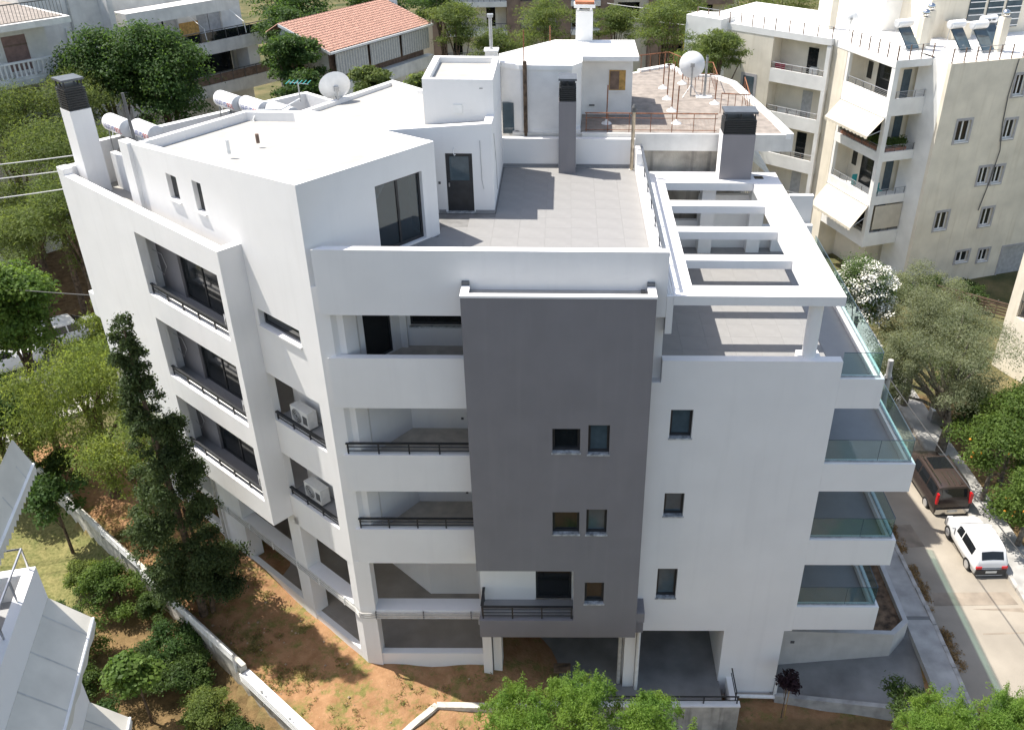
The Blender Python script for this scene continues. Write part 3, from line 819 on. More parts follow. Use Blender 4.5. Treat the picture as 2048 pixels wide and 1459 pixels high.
# left end facade (faces away) and rear parapets
MB(LF).box(12.8, 13.05, -9.2, -.6, 1.2, 16.0).build('left_end_wall', 'white_plaster', B)
MB(LF).wall(3.5, 13.0, -9.4, -9.2, 5, 16.0).build('rear_wall', 'white_plaster', B)
MB(LF).box(8.8, 12.8, -9.2, BT - .3, 14.3, 14.5).build('rear_roof_floor', 'roof_screed', B)
MB(LF).box(8.8, 9.05, -.5, 0.02, 14.5, 15.35).build('rear_parapet_stub', 'white_plaster', B)
MB(LF).box(9.0, 12.2, -.95, -.75, 14.5, 15.75).build('terrace_low_wall', 'white_plaster', B)
MB(LF).box(8.75, 9.3, -.2, .12, 14.5, 16.98).build('roof_pier', 'white_plaster', B)
MB().tube([(*LF.p(9.05, -.3, 16.4),), (*LF.p(9.25, -.35, 18.35),)], .05, 8).build('pole', 'ac_dark', B)
c3 = MB(LF).box(12.05, 12.75, -.45, .25, 14.5, 17.35).build('chimney', 'white_plaster', B)
louver_cap(LF, 12.07, 12.73, -.43, .23, 17.35, 18.35, c3, 9)
# rear balcony sticking out on the street side
MB(LF).box(13.05, 14.1, -2.2, .55, 9.3, 10.3).build('rear_balcony', 'white_plaster', B)
MB(LF).box(14.0, 14.015, -2.1, .45, 10.3, 11.1).build('glass_panel', 'balcony_glass', B)
MB(LF).box(13.06, 14.0, .43, .445, 10.3, 11.1).build('glass_panel', 'balcony_glass', B)

# --- pilotis ----------------------------------------------------------------------------
MB().prism([(-6.83, .1), (-6.29, .0), (-6.29, .5), (-6.6, .7), (-7.1, .35)], .0, 4.99).build('corner_pier', 'white_plaster', B)
for a0, a1 in ((2.95, 3.65), (7.05, 9.0), (11.9, 12.8)):
    MB(LF).box(a0, a1, -.55, 0, .0, 5.14).build('pier', 'white_plaster', B)
MB(LF).box(.38, 2.95, -.5, -.001, 2.45, 2.8).build('tie_beam', 'white_plaster', B)
MB(LF).box(3.65, 7.05, -.5, -.001, 2.45, 2.8).build('tie_beam', 'white_plaster', B)
MB(LF).box(9.0, 11.9, -.5, -.001, 2.45, 2.8).build('tie_beam', 'white_plaster', B)
for a0, a1, zt in ((.38, 2.95, .55), (3.65, 7.05, .8), (9.0, 11.9, 1.25)):
    MB(LF).box(a0, a1, -.22, -.02, -.4, zt).build('plinth_wall', 'white_plaster', B)
MB().box(-6.29, -2.75, 0.002, .55, 2.45, 2.85).build('tie_beam', 'white_plaster', B)
MB().box(-6.29, -2.75, .05, .3, -.6, .70).build('plinth_wall', 'white_plaster', B)
for k, z in enumerate((2.56, 2.66, 2.76)):
    MB().tube([(*LF.p(8.9, .05, z),), (*LF.p(.2, .05, z),), (-6.86, -.02, z), (-6.7, -.06, z), (-2.85 + .03 * k, -.06, z), (-2.83 + .03 * k, -.06, z - .3)], .02, 6).build('service_pipe', 'pvc_grey', B)
for x in (-6.3, -4.7, -3.1):
    MB().box(x, x + .03, -.075, -.002, 2.5, 2.82).build('pipe_clip', 'ac_dark', B)
for a in (.8, 2.2, 3.5, 5.0, 6.5, 8.0):
    MB(LF).box(a, a + .04, .0, .075, 2.5, 2.82).build('pipe_clip', 'pvc_white', B)
MB().tube([LF.p(8.7, .08, 5.1), LF.p(8.7, .08, 3.0), LF.p(8.55, .12, 2.8), LF.p(8.55, .12, .9), LF.p(8.5, .3, .78)], .055, 8).build('downpipe', 'pvc_grey', B)
MB().prism([(-6.3, .3), (-2.7, .3), (-2.7, 8), (-16, 8), (-15.2, 7.2)], -.3, .55).build('pilotis_floor', 'dark_floor', B)
MB(LF).box(0.3, 12.7, -5.5, -.2, -.3, .54).build('pilotis_floor', 'dark_floor', B)
MB(LF).prism([(0.1, -.3), (0.1, -5), (13, -5), (13, -.3)][::-1], 5.0, 5.14).build('pilotis_ceiling', 'white_plaster', B)
MB().box(-6.2, -2.72, .5, 4.0, 4.8, 4.985).build('pilotis_ceiling', 'white_plaster', B)
MB().wall(-4.98, -2.7, 3.05, 3.25, .5, 4.99, [(-3.7, -2.85, 3.2, 4.4)]).build('core_wall', 'white_plaster', B)
window(W, -3.7, -2.85, 3.2, 4.4, 3.12, B)
MB().prism([(-4.98, 3.05), (-4.98, 3.25), (-9.5, 7.6), (-9.65, 7.45)], .5, 4.99).build('core_wall', 'white_plaster', B)
MB(LF).box(3.0, 13, -4.2, -4.0, .5, 5.0).build('core_wall', 'brown_panel', B)  # brown colour stands in for the shade on this white core wall
# garage side
for x0, x1, y0, y1 in ((-2.72, -2.42, -.3, .3), (-2.38, -2.1, -.12, .5), (2.14, 2.52, -.25, .5), (2.54, 2.66, -.3, .3)):
    MB().box(x0, x1, y0, y1, -1.3, 2.35).build('column', 'white_plaster', B)
MB().tube([(2.0, -.1, 2.3), (2.0, -.1, -.6)], .07, 8).build('downpipe', 'pvc_grey', B)
MB().tube([(2.6, -.36, 2.3), (2.6, -.36, -1.0)], .06, 8).build('downpipe', 'pvc_white', B)
MB().box(-2.7, 5.6, -1.05, 9.5, -1.3, -.62).build('garage_floor', 'drive_concrete', B)
MB().box(-2.7, 5.6, .6, 9.5, 1.93, 2.3).build('garage_ceiling', 'white_plaster', B)
MB().box(-2.7, 5.6, 6.5, 6.7, -.6, 2).build('garage_back_wall', 'white_plaster', B)
MB().box(-2.9, -2.7, 1.0, 6.5, -.6, 5).build('garage_side_wall', 'white_plaster', B)
MB().box(5.56, 7.62, 0.004, .3, -1.5, 1.918).build('lower_right_wall', 'white_plaster', B)
MB().box(5.56, 5.8, .3, 9.5, -1.5, 1.93).build('lower_side_wall', 'white_plaster', B)
MB().box(7.4, 7.62, .3, 9.5, -1.5, 1.93).build('lower_side_wall', 'white_plaster', B)
MB().box(5.85, 6.12, -1.05, .0, -1.3, -.42).build('ramp_upstand', 'white_plaster', B)
# front retaining edge with railing
MB().box(-2.2, 6.14, -1.25, -1.05, -3.0, -.45).build('retaining_wall', 'stained_concrete', B)
MB().box(-2.22, 6.16, -1.27, -1.03, -.45, -.40).build('retaining_coping', 'white_plaster', B)
railing(W, -2.1, 6.1, -1.14, -.38, B, top=.34, posts=8, bars=1, hand=.02)
railing(Fr(6.02, -1.05, 0, 1), 0, 1.15, 0, -.38, B, top=.42, posts=2, bars=1, hand=.02)
MB().tube([(6.15, -.16, -1.22), (7.9, -.2, -1.24), (9.0, -.32, -1.26), (9.25, -.6, -1.38)], .07, 8).build('drain_pipe', 'pvc_white', B, smooth=True)
MB().tube([(7.66, -.1, -.5), (7.66, -.12, -1.2)], .06, 8).build('downpipe', 'pvc_white', B)
# driveway sloping down from the pavement to the garage
dv = MB()
dv.q.append([dv.pt(7.5, -.1, -1.22), dv.pt(12.9, -1.25, -.55), dv.pt(12.9, 2.4, .11 + zr(2.4)), dv.pt(12.0, 1.2, -.35), dv.pt(7.5, 1.1, -1.12)])
dv.q.append([dv.pt(12.9, -1.25, -.55), dv.pt(13.84, -3.4, -.06), dv.pt(13.84, 2.4, .11), dv.pt(12.9, 2.4, .11)])
dv.q.append([dv.pt(7.5, 1.1, -1.12), dv.pt(12.0, 1.2, -.35), dv.pt(12, 9, -.4), dv.pt(7.5, 9, -1.12)])
dvo = dv.build('driveway', 'drive_concrete'); dvo['kind'] = 'structure'
MB().prism([(7.64, -.28), (12.6, -1.42), (12.6, -1.24), (7.64, -.1)], -1.8, [-1.1, -.5, -.5, -1.1]).build('driveway_edge_wall', 'concrete', B)
# planter
PLN = [(7.7, 1.1), (11.95, .95), (12.65, 1.55), (12.62, 9.0), (7.9, 9.0)]
def planter():
    inn = [(7.9, 1.27), (11.88, 1.13), (12.47, 1.65), (12.44, 8.8), (7.95, 8.8)]
    m = MB(); n = 5
    for k in range(4):
        j = k + 1
        A, Bq, Ci, Di = PLN[k], PLN[j], inn[j], inn[k]
        m.q.append([m.pt(*A, .72), m.pt(*Bq, .72), m.pt(*Ci, .72), m.pt(*Di, .72)])
        m.q.append([m.pt(*A, -1.6), m.pt(*Bq, -1.6), m.pt(*Bq, .72), m.pt(*A, .72)])
        m.q.append([m.pt(*Di, .72), m.pt(*Ci, .72), m.pt(*Ci, 0), m.pt(*Di, 0)])
    w = m.build('planter_wall', 'planter_plaster', B)
    MB().prism(inn, 0, .5).build('planter_soil', 'soilbed', B)
    for x in (8.3, 11.0):
        MB().box(x, x + .14, 1.06, 1.095 if x < 9 else 1.07, .12, .24).build('weep_hole', 'ac_dark', w)
    return w
planter()

# ------------------------------------------------------------------ things on the main building
def ac_unit(loc, rz, label):
    """outdoor air-conditioning unit, front towards -y"""
    t = thing('air_conditioner', label, 'air conditioner', loc, 'outdoor air conditioners of the new building', local=True, rz=rz)
    MB().box(-.45, .45, -.17, .17, .06, .66).build('casing', 'ac_white', t)
    g = MB()
    n = 28
    g.q.append([g.pt(-.14 + .25 * cos(2 * pi * k / n), -.176, .36 + .25 * sin(2 * pi * k / n)) for k in range(n)])
    go = g.build('fan_grille', 'ac_dark', t)
    for r in (.08, .14, .2, .25):
        MB().tube([(-.14 + r * cos(2 * pi * k / 20), -.184, .36 + r * sin(2 * pi * k / 20)) for k in range(21)], .006, 4, False).build('grille_ring', 'ac_white', go)
    for x in (-.35, .3):
        MB().box(x, x + .06, -.19, .19, 0, .06).build('foot', 'ac_dark', t)
    MB().box(.17, .4, -.174, -.1705, .2, .5).build('side_louvre', 'ac_dark', t)
    return t
ang = math.atan2(nL[1], nL[0]) + pi / 2
for k, (t_, z_, lb) in enumerate(((2.25, 9.08, 'white air conditioner in the upper facade niche above the other'), (2.25, 6.02, 'white air conditioner in the lower facade niche below the other'))):
    ac_unit(LF.p(t_, -.48, z_ + .02), ang, lb)
for k, (fz, lb) in enumerate(((12.06, 'small air conditioner at the right end of the top bay balcony'), (8.91, 'small air conditioner at the right end of the middle bay balcony'), (5.88, 'small air conditioner at the right end of the bottom bay balcony'))):
    o = ac_unit(LF.p(4.05, .24, fz), ang, lb); o.scale = (.8, .8, .9)

def text_mesh(txt, size):
    cu = bpy.data.curves.new('lettering', 'FONT'); cu.body = txt; cu.size = size; cu.offset = .004
    o = bpy.data.objects.new('tmp', cu); COL.objects.link(o)
    dg = bpy.context.evaluated_depsgraph_get()
    me = bpy.data.meshes.new_from_object(o.evaluated_get(dg))
    bpy.data.objects.remove(o); bpy.data.curves.remove(cu)
    return me
def solar_heater(loc, rz, label):
    """boiler lying along local x on a steel frame with a collector behind"""
    t = thing('solar_water_heater', label, 'water heater', loc, 'solar water heaters on the new building', local=True, rz=rz)
    R, Ln, zc = .30, 1.2, 1.75
    m = MB(); m.tube([(-Ln / 2, 0, zc), (Ln / 2, 0, zc)], R, 28)
    tank = m.build('tank', 'tank_white', t, smooth=True)
    for s in (-1, 1):
        MB().tube([(s * Ln / 2, 0, zc), (s * (Ln / 2 + .03), 0, zc), (s * (Ln / 2 + .06), 0, zc)], [R * .985, R * .97, R * .7], 28).build('end_cap', 'tank_end', tank, smooth=True)
    x = -.5
    for txt, mm in (('NUEVO', 'blue_print'), ('SOL', 'red_print')):
        me = text_mesh(txt, .23)
        wmax = max(v.co.x for v in me.vertices)
        for v in me.vertices:
            a = -.35 + (v.co.y / R)
            X = x + v.co.x
            v.co = (X, -(R + .004) * cos(a), zc + (R + .004) * sin(a))
        me.materials.append(M_[mm])
        o = bpy.data.objects.new('lettering', me); COL.objects.link(o); o.parent = tank
        x += wmax + .02
    for sx in (-.42, .42):
        MB().tube([(sx, -.2, zc - .22), (sx, -.25, 0)], .022, 6).build('leg', 'galvanised', t)
        MB().tube([(sx, .2, zc - .22), (sx, .3, 0)], .022, 6).build('leg', 'galvanised', t)
        MB().tube([(sx, -.24, .3), (sx, .22, zc - .4)], .016, 6).build('brace', 'galvanised', t)
    MB().tube([(-.42, -.24, .6), (.42, -.24, 1.3)], .014, 6).build('brace', 'galvanised', t)
    cm = MB(); cm.q += [[cm.pt(-.5, .15, 1.35), cm.pt(.5, .15, 1.35), cm.pt(.5, 1.15, .25), cm.pt(-.5, 1.15, .25)],
                        [cm.pt(-.5, .1, 1.3), cm.pt(-.5, 1.1, .2), cm.pt(.5, 1.1, .2), cm.pt(.5, .1, 1.3)]]
    cm.build('collector', 'window_blue', t)
    MB().tube([(-.58, 0, zc - .1), (-.62, .0, zc - .35), (-.45, -.1, zc - .42)], .018, 6).build('hose', 'pvc_white', t)
    return t
hz = math.atan2(-dL[1], -dL[0])
hl = ['solar water heater nearest the white chimney, left of the front pair', 'solar water heater right of the front pair beside the penthouse roof',
      'leftmost solar water heater of the rear row of three', 'middle solar water heater of the rear row of three', 'rightmost solar water heater of the rear row of three']
for k, (a, b) in enumerate(((12.3, -1.32), (10.98, -1.62), (12.2, -5.5), (10.85, -5.72), (9.5, -5.95))):
    solar_heater(LF.p(a, b, 14.78), hz, hl[k])

def dish(loc, rz, tilt, R, label, group=None, mast=.9):
    t = thing('satellite_dish', label, 'satellite dish', loc, group, local=True, rz=rz)
    m = MB(); n = 24; rings = []
    for i in range(7):
        r = R * i / 6
        d = .32 * (r / R) ** 2 * R
        ring = []
        for k in range(n):
            x, y = r * cos(2 * pi * k / n), r * sin(2 * pi * k / n)
            # local dish axis along -y, tilted up
            v = mathutils.Vector((x, -d, y)); v.rotate(mathutils.Euler((-tilt, 0, 0)))
            ring.append(m.pt(v.x, v.y, mast + R * .9 + v.z))
        rings.append(ring)
    for A_, B_ in zip(rings, rings[1:]):
        for k in range(n):
            m.q.append([A_[k], A_[(k + 1) % n], B_[(k + 1) % n], B_[k]])
    m.build('reflector', 'white_metal', t, smooth=True)
    MB().tube([(0, .12, 0), (0, .12, mast + R * .9)], .035, 8).build('mast', 'galvanised', t)
    MB().box(-.08, .08, .03, .14, mast + R * .75, mast + R * 1.05).build('bracket', 'galvanised', t)
    MB().tube([(0, .0, mast + .1), (0, -R * .7, mast + R * .35)], .018, 6).build('feed_arm', 'galvanised', t)
    MB().box(-.05, .05, -R * .8, -R * .66, mast + R * .3, mast + R * .42).build('feed_horn', 'ac_dark', t)
    for s in (-1, 1):
        MB().tube([(0, .12, mast * .6), (s * .35, .45, 0)], .014, 6).build('stay', 'galvanised', t)
    return t
dish((-8.1, 10.6, 16.6), radians(205), radians(20), .56, 'large white satellite dish beside the roof antenna on the new building', mast=.35)
ant = thing('roof_antenna', 'small green television antenna beside the white satellite dish', 'antenna', (-9.5, 10.9, 16.9))
MB().tube([(-9.5, 10.9, 16.9), (-9.5, 10.9, 17.6)], .025, 6).build('mast', 'galvanised', ant)
MB().tube([(-9.9, 11.05, 17.55), (-9.1, 10.75, 17.55)], .012, 6).build('boom', 'galvanised', ant)
for k in range(6):
    x = -9.88 + k * .15
    MB().box(x - .01, x + .01, 10.7, 11.25, 17.56, 17.57).build('element', 'teal_fabric', ant)
MB().tube([(-9.5, 10.9, 17.0), (-9.9, 9.9, 16.9), (-10.6, 9.4, 17.0), (-10.75, 9.3, 16.7), (-10.7, 9.2, 16.55)], .03, 6).build('cable_duct', 'pvc_white', ant)

# ------------------------------------------------------------------ neighbour behind (old white building)
N1 = thing('old_white_building', 'old white building with gravel roof terrace behind the new building', 'building', (3, 14, -1))
TERR = [(-1.9, 10.35), (8.2, 10.2), (8.0, 12.0), (7.3, 17.6), (6.5, 18.9), (5.4, 18.85), (4.8, 20.7), (3.2, 19.6), (-1.9, 15.5)]
MB().prism([(-2.6, 10.45), (6.3, 10.4), (6.3, 17.5), (5.0, 18.6), (-2.6, 15.5)], -1.5, 15.45).build('wall', 'stained_concrete', N1)
MB().prism(TERR, 15.45, 16.0).build('roof_slab', 'aged_plaster', N1)
MB().prism([(-1.8, 10.5), (7.85, 10.45), (7.7, 12.0), (7.0, 17.4), (6.3, 18.6), (5.3, 18.6), (4.7, 20.3), (3.2, 19.3), (-1.8, 15.4)], 16.0, 16.02).build('gravel_roof', 'gravel_roof', N1)
rim = MB()
for (a, b) in zip(TERR[1:7], TERR[2:8]):
    d_ = np.array(b) - np.array(a); d_ = d_ / np.linalg.norm(d_); n_ = np.array((-d_[1], d_[0]))
    rim.prism([tuple(np.array(a)), tuple(np.array(b)), tuple(np.array(b) + n_ * .28), tuple(np.array(a) + n_ * .28)], 15.9, 16.1)
rim.build('roof_edge', 'old_white', N1)
MB().box(.6, 8.2, 10.19, 10.34, 15.44, 16.06).build('roof_edge', 'aged_plaster', N1)
# white upper block
WB = [(-1.58, 10.45), (.22, 10.48), (.55, 11.0), (.62, 12.7), (2.5, 12.7), (2.55, 15.4), (-.4, 15.3), (-2.35, 12.4), (-2.3, 10.9)]
MB().prism(WB, 15.5, 18.2).build('upper_block', 'old_white', N1)
MB().prism([(-1.62, 10.4), (.24, 10.42), (.58, 10.95), (.6, 11.82), (2.65, 11.85), (2.65, 14.65), (-.42, 14.55), (-2.42, 12.1), (-2.36, 10.85)], 18.2, 18.36).build('upper_roof', 'old_white', N1)
wo = MB().box(1.63, 2.24, 12.66, 12.695, 16.95, 17.68).build('window', 'wood_panel', N1)
MB().box(1.66, 2.0, 12.64, 12.655, 16.98, 17.65).build('pane', 'brown_panel', wo)
MB().box(1.58, 2.29, 12.62, 12.69, 16.88, 16.95).build('sill', 'old_white', wo)
MB().box(.9, 1.1, 12.66, 12.695, 16.35, 16.4).build('air_brick', 'ac_dark', N1)
MB().tube([(-1.42, 10.38, 15.5), (-1.42, 10.38, 18.5)], .07, 8).build('ivy_stem', 'bark', N1)
MB().box(-2.25, -1.85, 10.6, 10.75, 15.9, 17.0).build('glass_door', 'window_blue', N1)
MB().box(-1.2, .55, 10.42, 11.4, 15.95, 16.1).build('step', 'old_white', N1)
chm = MB().box(.38, 1.02, 14.3, 14.75, 18.36, 19.45).build('chimney', 'old_white', N1)
for x, y in ((.42, 14.34), (.9, 14.34), (.42, 14.65), (.9, 14.65)):
    MB().box(x, x + .08, y, y + .06, 19.45, 19.58).build('cap_post', 'old_white', chm)
MB().prism([(.3, 14.22), (1.1, 14.22), (1.1, 14.83), (.3, 14.83)], 19.58, 19.7).build('chimney_cap', 'old_white', chm)
MB().box(.34, 1.06, 14.26, 14.79, 19.7, 19.8).build('chimney_cap', 'terracotta', chm)
chm = MB().box(-2.8, -2.38, 10.65, 11.05, 17.4, 18.75).build('chimney', 'aged_plaster', N1)
MB().box(-2.84, -2.34, 10.61, 11.09, 18.75, 18.8).build('chimney_cap', 'old_white', chm)
MB().tube([(-2.6, 10.85, 18.8), (-2.6, 10.85, 19.85)], .06, 8).build('flue', 'galvanised', chm)
MB().box(-2.7, -2.5, 10.75, 10.95, 19.85, 19.95).build('flue_cap', 'galvanised', chm)
for x, y, z0, z1 in ((-1.45, 10.5, 18.36, 19.5), (-.6, 13.9, 18.36, 19.0)):
    MB().tube([(x, y, z0), (x, y, z1)], .025, 6).build('roof_rod', 'rust', N1)
# rusty railing on the front edge with wire mesh
rl = MB().tube([(.7, 10.42, 16.72), (5.45, 10.42, 16.72)], .022, 6).build('railing', 'rust', N1)
for z in (16.12, 16.55):
    MB().tube([(.7, 10.42, z), (5.45, 10.42, z)], .012, 6).build('bar', 'rust', rl)
for k in range(7):
    x = .75 + k * .77
    MB().tube([(x, 10.42, 16.03), (x, 10.42, 16.72)], .014, 6).build('post', 'rust', rl)
wm = MB()
for k in range(96):
    x = .72 + k * .049
    wm.box(x, x + .004, 10.418, 10.422, 16.12, 16.55)
wm.build('wire_mesh', 'rust', rl, kind='stuff')
for (pts) in ([(5.05, 16.1, 16.03), (6.2, 15.9, 16.03), (6.3, 18.0, 16.03), (5.2, 18.2, 16.03)], [(5.95, 13.0, 16.03), (7.0, 12.8, 16.03), (7.25, 15.5, 16.03)], [(2.9, 19.0, 16.03), (4.6, 19.9, 16.03), (5.3, 18.4, 16.03)]):
    up = [(x, y, z + .75) for x, y, z in pts]
    r2 = MB().tube(up, .022, 6).build('railing', 'rust', N1)
    for p, q in zip(pts, pts[1:]):
        for f_ in (0, .25, .5, .75, 1):
            x, y = p[0] + (q[0] - p[0]) * f_, p[1] + (q[1] - p[1]) * f_
            MB().tube([(x, y, 16.03), (x, y, 16.78)], .014, 5).build('post', 'rust', r2)
for x, y, z in ((1.52, 11.53, 17.42), (4.12, 11.61, 17.4), (4.11, 13.26, 17.87), (4.09, 14.96, 17.4), (4.08, 16.65, 17.5), (4.97, 17.43, 16.9), (5.93, 14.35, 16.95)):
    rd = MB().tube([(x, y, 16.02), (x + .02, y, z)], .025, 6).build('rebar_stub', 'rust', N1)
    MB().lathe((x, y, 16.02), [(.2, 0), (.17, .04), (.06, .1), (.03, .16)], 14).build('mortar_cone', 'old_white', rd, smooth=True)
MB().tube([(5.63, 15.28, 16.02), (5.63, 15.28, 17.6)], .05, 8).build('vent_stack', 'galvanised', N1)
MB().box(5.3, 5.95, 15.1, 15.5, 16.02, 16.06).build('stack_foot', 'old_white', N1)
MB().box(5.6, 5.66, 15.25, 15.31, 17.6, 17.68).build('stack_cap', 'ac_dark', N1)
dish((5.1, 15.6, 16.02), radians(178), radians(-12), .52, 'grey white satellite dish on the gravel roof of the old white building', mast=.75)
# torn awning hanging under the roof corner
aw = MB()
n = 14
for k in range(n):
    y0, y1 = 10.4 + k * .24, 10.4 + (k + 1) * .24
    dz = .1 * abs(sin(k * 1.57))
    aw.q.append([aw.pt(6.4, y0, 15.4), aw.pt(6.4, y1, 15.4), aw.pt(7.75, y1, 14.3), aw.pt(7.75, y0, 14.3)])
    aw.q.append([aw.pt(7.75, y0, 14.3), aw.pt(7.75, y1, 14.3), aw.pt(7.78, y1 - .03, 14.05 - dz), aw.pt(7.78, y0 + .03, 14.05 - dz)])
aw.build('awning', 'pvc_grey', N1)
MB().tube([(7.75, 10.45, 14.3), (7.3, 10.45, 13.6), (6.35, 10.45, 13.7)], .02, 6).build('awning_arm', 'ac_dark', N1)
st = MB()
st.prism([(6.35, 10.6), (6.6, 10.6), (8.6, 15.5), (8.35, 15.5)], [13.7, 13.7, 11.0, 11.0], [13.78, 13.78, 11.08, 11.08])
st.build('stair_stringer', 'galvanised', N1)
for k in range(12):
    f_ = k / 12
    MB().tube([(6.5 + 2 * f_, 10.6 + 4.9 * f_, 13.75 - 2.7 * f_), (6.5 + 2 * f_, 10.6 + 4.9 * f_, 14.5 - 2.7 * f_)], .014, 5).build('stair_post', 'galvanised', N1)
MB().tube([(6.5, 10.6, 14.5), (8.5, 15.5, 11.8)], .02, 6).build('stair_rail', 'galvanised', N1)

# ------------------------------------------------------------------ yellow building on the right
Y1 = thing('cream_apartment_building', 'cream apartment building with stacked corner balconies and white awnings across the street', 'building', (23, 38, -2.7))
YF = Fr(20.65, 36.28, .943, .334)
ZG = -2.9
yh = [(4.28, 5.34, 7.74, 9.12), (8.22, 9.07, 7.6, 8.84), (7.05, 7.87, 4.57, 5.73), (8.25, 9.04, 4.5, 5.68), (4.29, 5.24, 1.61, 2.86), (8.19, 9.09, 1.4, 2.67),
      (6.85, 7.89, -1.21, -.4), (8.87, 9.7, -1.41, -.51), (10.99, 13.29, -2.83, -.61), (8.15, 8.94, 10.45, 11.75)]
MB(YF).wall(2.75, 22, -1.73, -1.43, ZG, 12.82, yh).build('front_wall', 'cream_plaster', Y1)
MB(YF).box(2.75, 3.05, -1.43, 1.2, ZG, 12.82).build('side_wall', 'yb_white', Y1)
for k, (a0, a1, z0, z1) in enumerate(yh):
    sm = MB(YF)
    e = .16
    sm.box(a0 - e, a0, -1.76, -1.735, z0 - e, z1 + e).box(a1, a1 + e, -1.76, -1.735, z0 - e, z1 + e).box(a0, a1, -1.76, -1.735, z1, z1 + e).box(a0, a1, -1.76, -1.735, z0 - e, z0)
    w = sm.build('window_surround', 'yb_surround', Y1)
    if k == 8:
        MB(YF).box(a0, a1, -1.66, -1.6, z0, z1).build('garage_door', 'shutter_grey', w)
    else:
        MB(YF).box(a0, a1, -1.56, -1.5, z0, z1).build('pane', 'window_dark', w)
        f_ = MB(YF)
        f_.box(a0, a0 + .08, -1.6, -1.565, z0, z1).box(a1 - .08, a1, -1.6, -1.565, z0, z1).box((a0 + a1) / 2 - .05, (a0 + a1) / 2 + .05, -1.6, -1.565, z0, z1).box(a0, a1, -1.604, -1.605 + .002, z0, z0 + .08)
        f_.build('window_frame', 'white_metal', w)
        MB(YF).box(a0 - .02, a1 + .02, -1.84, -1.61, z0 - .06, z0 - .002).build('sill', 'white_metal', w)
MB(YF).tube([(7.92, -1.8, 12.8), (7.78, -1.8, 10.53), (7.92, -1.8, 8.56), (8.26, -1.82, 6.84), (8.06, -1.82, 4.77), (7.72, -1.8, 2.65)], .032, 6).build('hanging_cable', 'ac_dark', Y1)
MB(YF).box(3.05, 22, -1.43, 16, 12.5, 12.8).build('roof', 'old_white', Y1)
MB(YF).box(1.55, 3.05, 1.5, 16, ZG, 12.5).build('core_wall', 'cream_plaster', Y1)
MB(YF).box(-.0, 1.55, 5.15, 16, ZG, 12.5).build('core_wall', 'cream_plaster', Y1)
MB(YF).box(-.02, 3.05, .0, 16, 12.35, 12.82).build('roof', 'yb_white', Y1)
for k in range(4):
    zb = .22 + 3.03 * k
    top = .62 if k in (1, 2) else 1.0
    if k == 3: top = 1.1
    sl = MB(YF).box(0, 2.74, 0, 5.12, zb, zb + .3).build('balcony_slab', 'yb_white', Y1)
    MB(YF).box(0, .14, .14, 5.12, zb + .3, zb + top).build('balcony_fascia', 'yb_white', sl)
    MB(YF).box(0.0, 2.74, 0, .14, zb + .3, zb + top).build('balcony_fascia', 'yb_white', sl)
    MB(YF).box(0.005, .36, 0.005, .36, zb + top, zb + 3.03).build('corner_post', 'yb_white', sl)
    MB(YF).box(0.005, .26, 4.85, 5.1, zb + top, zb + 3.03).build('corner_post', 'yb_white', sl)
    hr_ = MB(YF).tube([(.07, .36, zb + top + .42), (.07, 4.85, zb + top + .42)], .025, 6).build('railing', 'galvanised', Y1)
    for q in range(3):
        MB(YF).tube([(.07, .36, zb + top + .1 * q + .1), (.07, 4.85, zb + top + .1 * q + .1)], .012, 5).build('bar', 'galvanised', hr_)
    for q in range(6):
        MB(YF).tube([(.07, .4 + q * .86, zb + top), (.07, .4 + q * .86, zb + top + .42)], .02, 5).build('post', 'ac_dark', hr_)
    hr_ = MB(YF).tube([(.36, .07, zb + top + .42), (2.74, .07, zb + top + .42)], .025, 6).build('railing', 'galvanised', Y1)
    for q in range(3):
        MB(YF).tube([(.36, .07, zb + top + .1 * q + .1), (2.74, .07, zb + top + .1 * q + .1)], .012, 5).build('bar', 'galvanised', hr_)
    for q in range(4):
        MB(YF).tube([(.5 + q * .72, .07, zb + top), (.5 + q * .72, .07, zb + top + .42)], .02, 5).build('post', 'ac_dark', hr_)
    # doors and windows behind
    MB(YF).box(1.5, 1.545, 2.2, 3.6, zb + .32, zb + 2.5).build('balcony_door', 'window_dark', Y1)
    MB(YF).box(1.5, 1.545, 4.2, 4.7, zb + 1.3, zb + 2.4).build('window', 'window_dark', Y1)
    MB(YF).box(1.9, 2.5, 1.44, 1.49, zb + .32, zb + 2.5).build('balcony_door', 'window_blue', Y1)
def awning(fr, a_in, a_out, b0, b1, zi, zo, m, parent, scal=12, fall=.22):
    aw = MB(fr)
    aw.q.append([aw.pt(a_in, b0, zi), aw.pt(a_in, b1, zi), aw.pt(a_out, b1, zo), aw.pt(a_out, b0, zo)])
    th = .03
    aw.q.append([aw.pt(a_in, b0, zi - th), aw.pt(a_out, b0, zo - th), aw.pt(a_out, b1, zo - th), aw.pt(a_in, b1, zi - th)])
    for k in range(scal):
        u0, u1 = b0 + (b1 - b0) * k / scal, b0 + (b1 - b0) * (k + 1) / scal
        mid = (u0 + u1) / 2
        aw.q.append([aw.pt(a_out, u0, zo), aw.pt(a_out, u1, zo), aw.pt(a_out, u1, zo - fall * .6), aw.pt(a_out, mid, zo - fall), aw.pt(a_out, u0, zo - fall * .6)])
    o = aw.build('awning', m, parent)
    MB(fr).tube([(a_in, b0, zi + .03), (a_in, b1, zi + .03)], .06, 8).build('awning_roller', 'white_metal', o)
    for b in (b0 + .05, b1 - .05):
        MB(fr).tube([(a_in, b, zi - .8), (a_out, b, zo - .03)], .02, 6).build('awning_arm', 'white_metal', o)
    return o
awning(YF, -.02, -1.15, .1, 5.0, 9.2, 8.1, 'awning', Y1)
awning(YF, -.02, -1.2, .1, 5.0, 3.2, 1.75, 'awning', Y1)
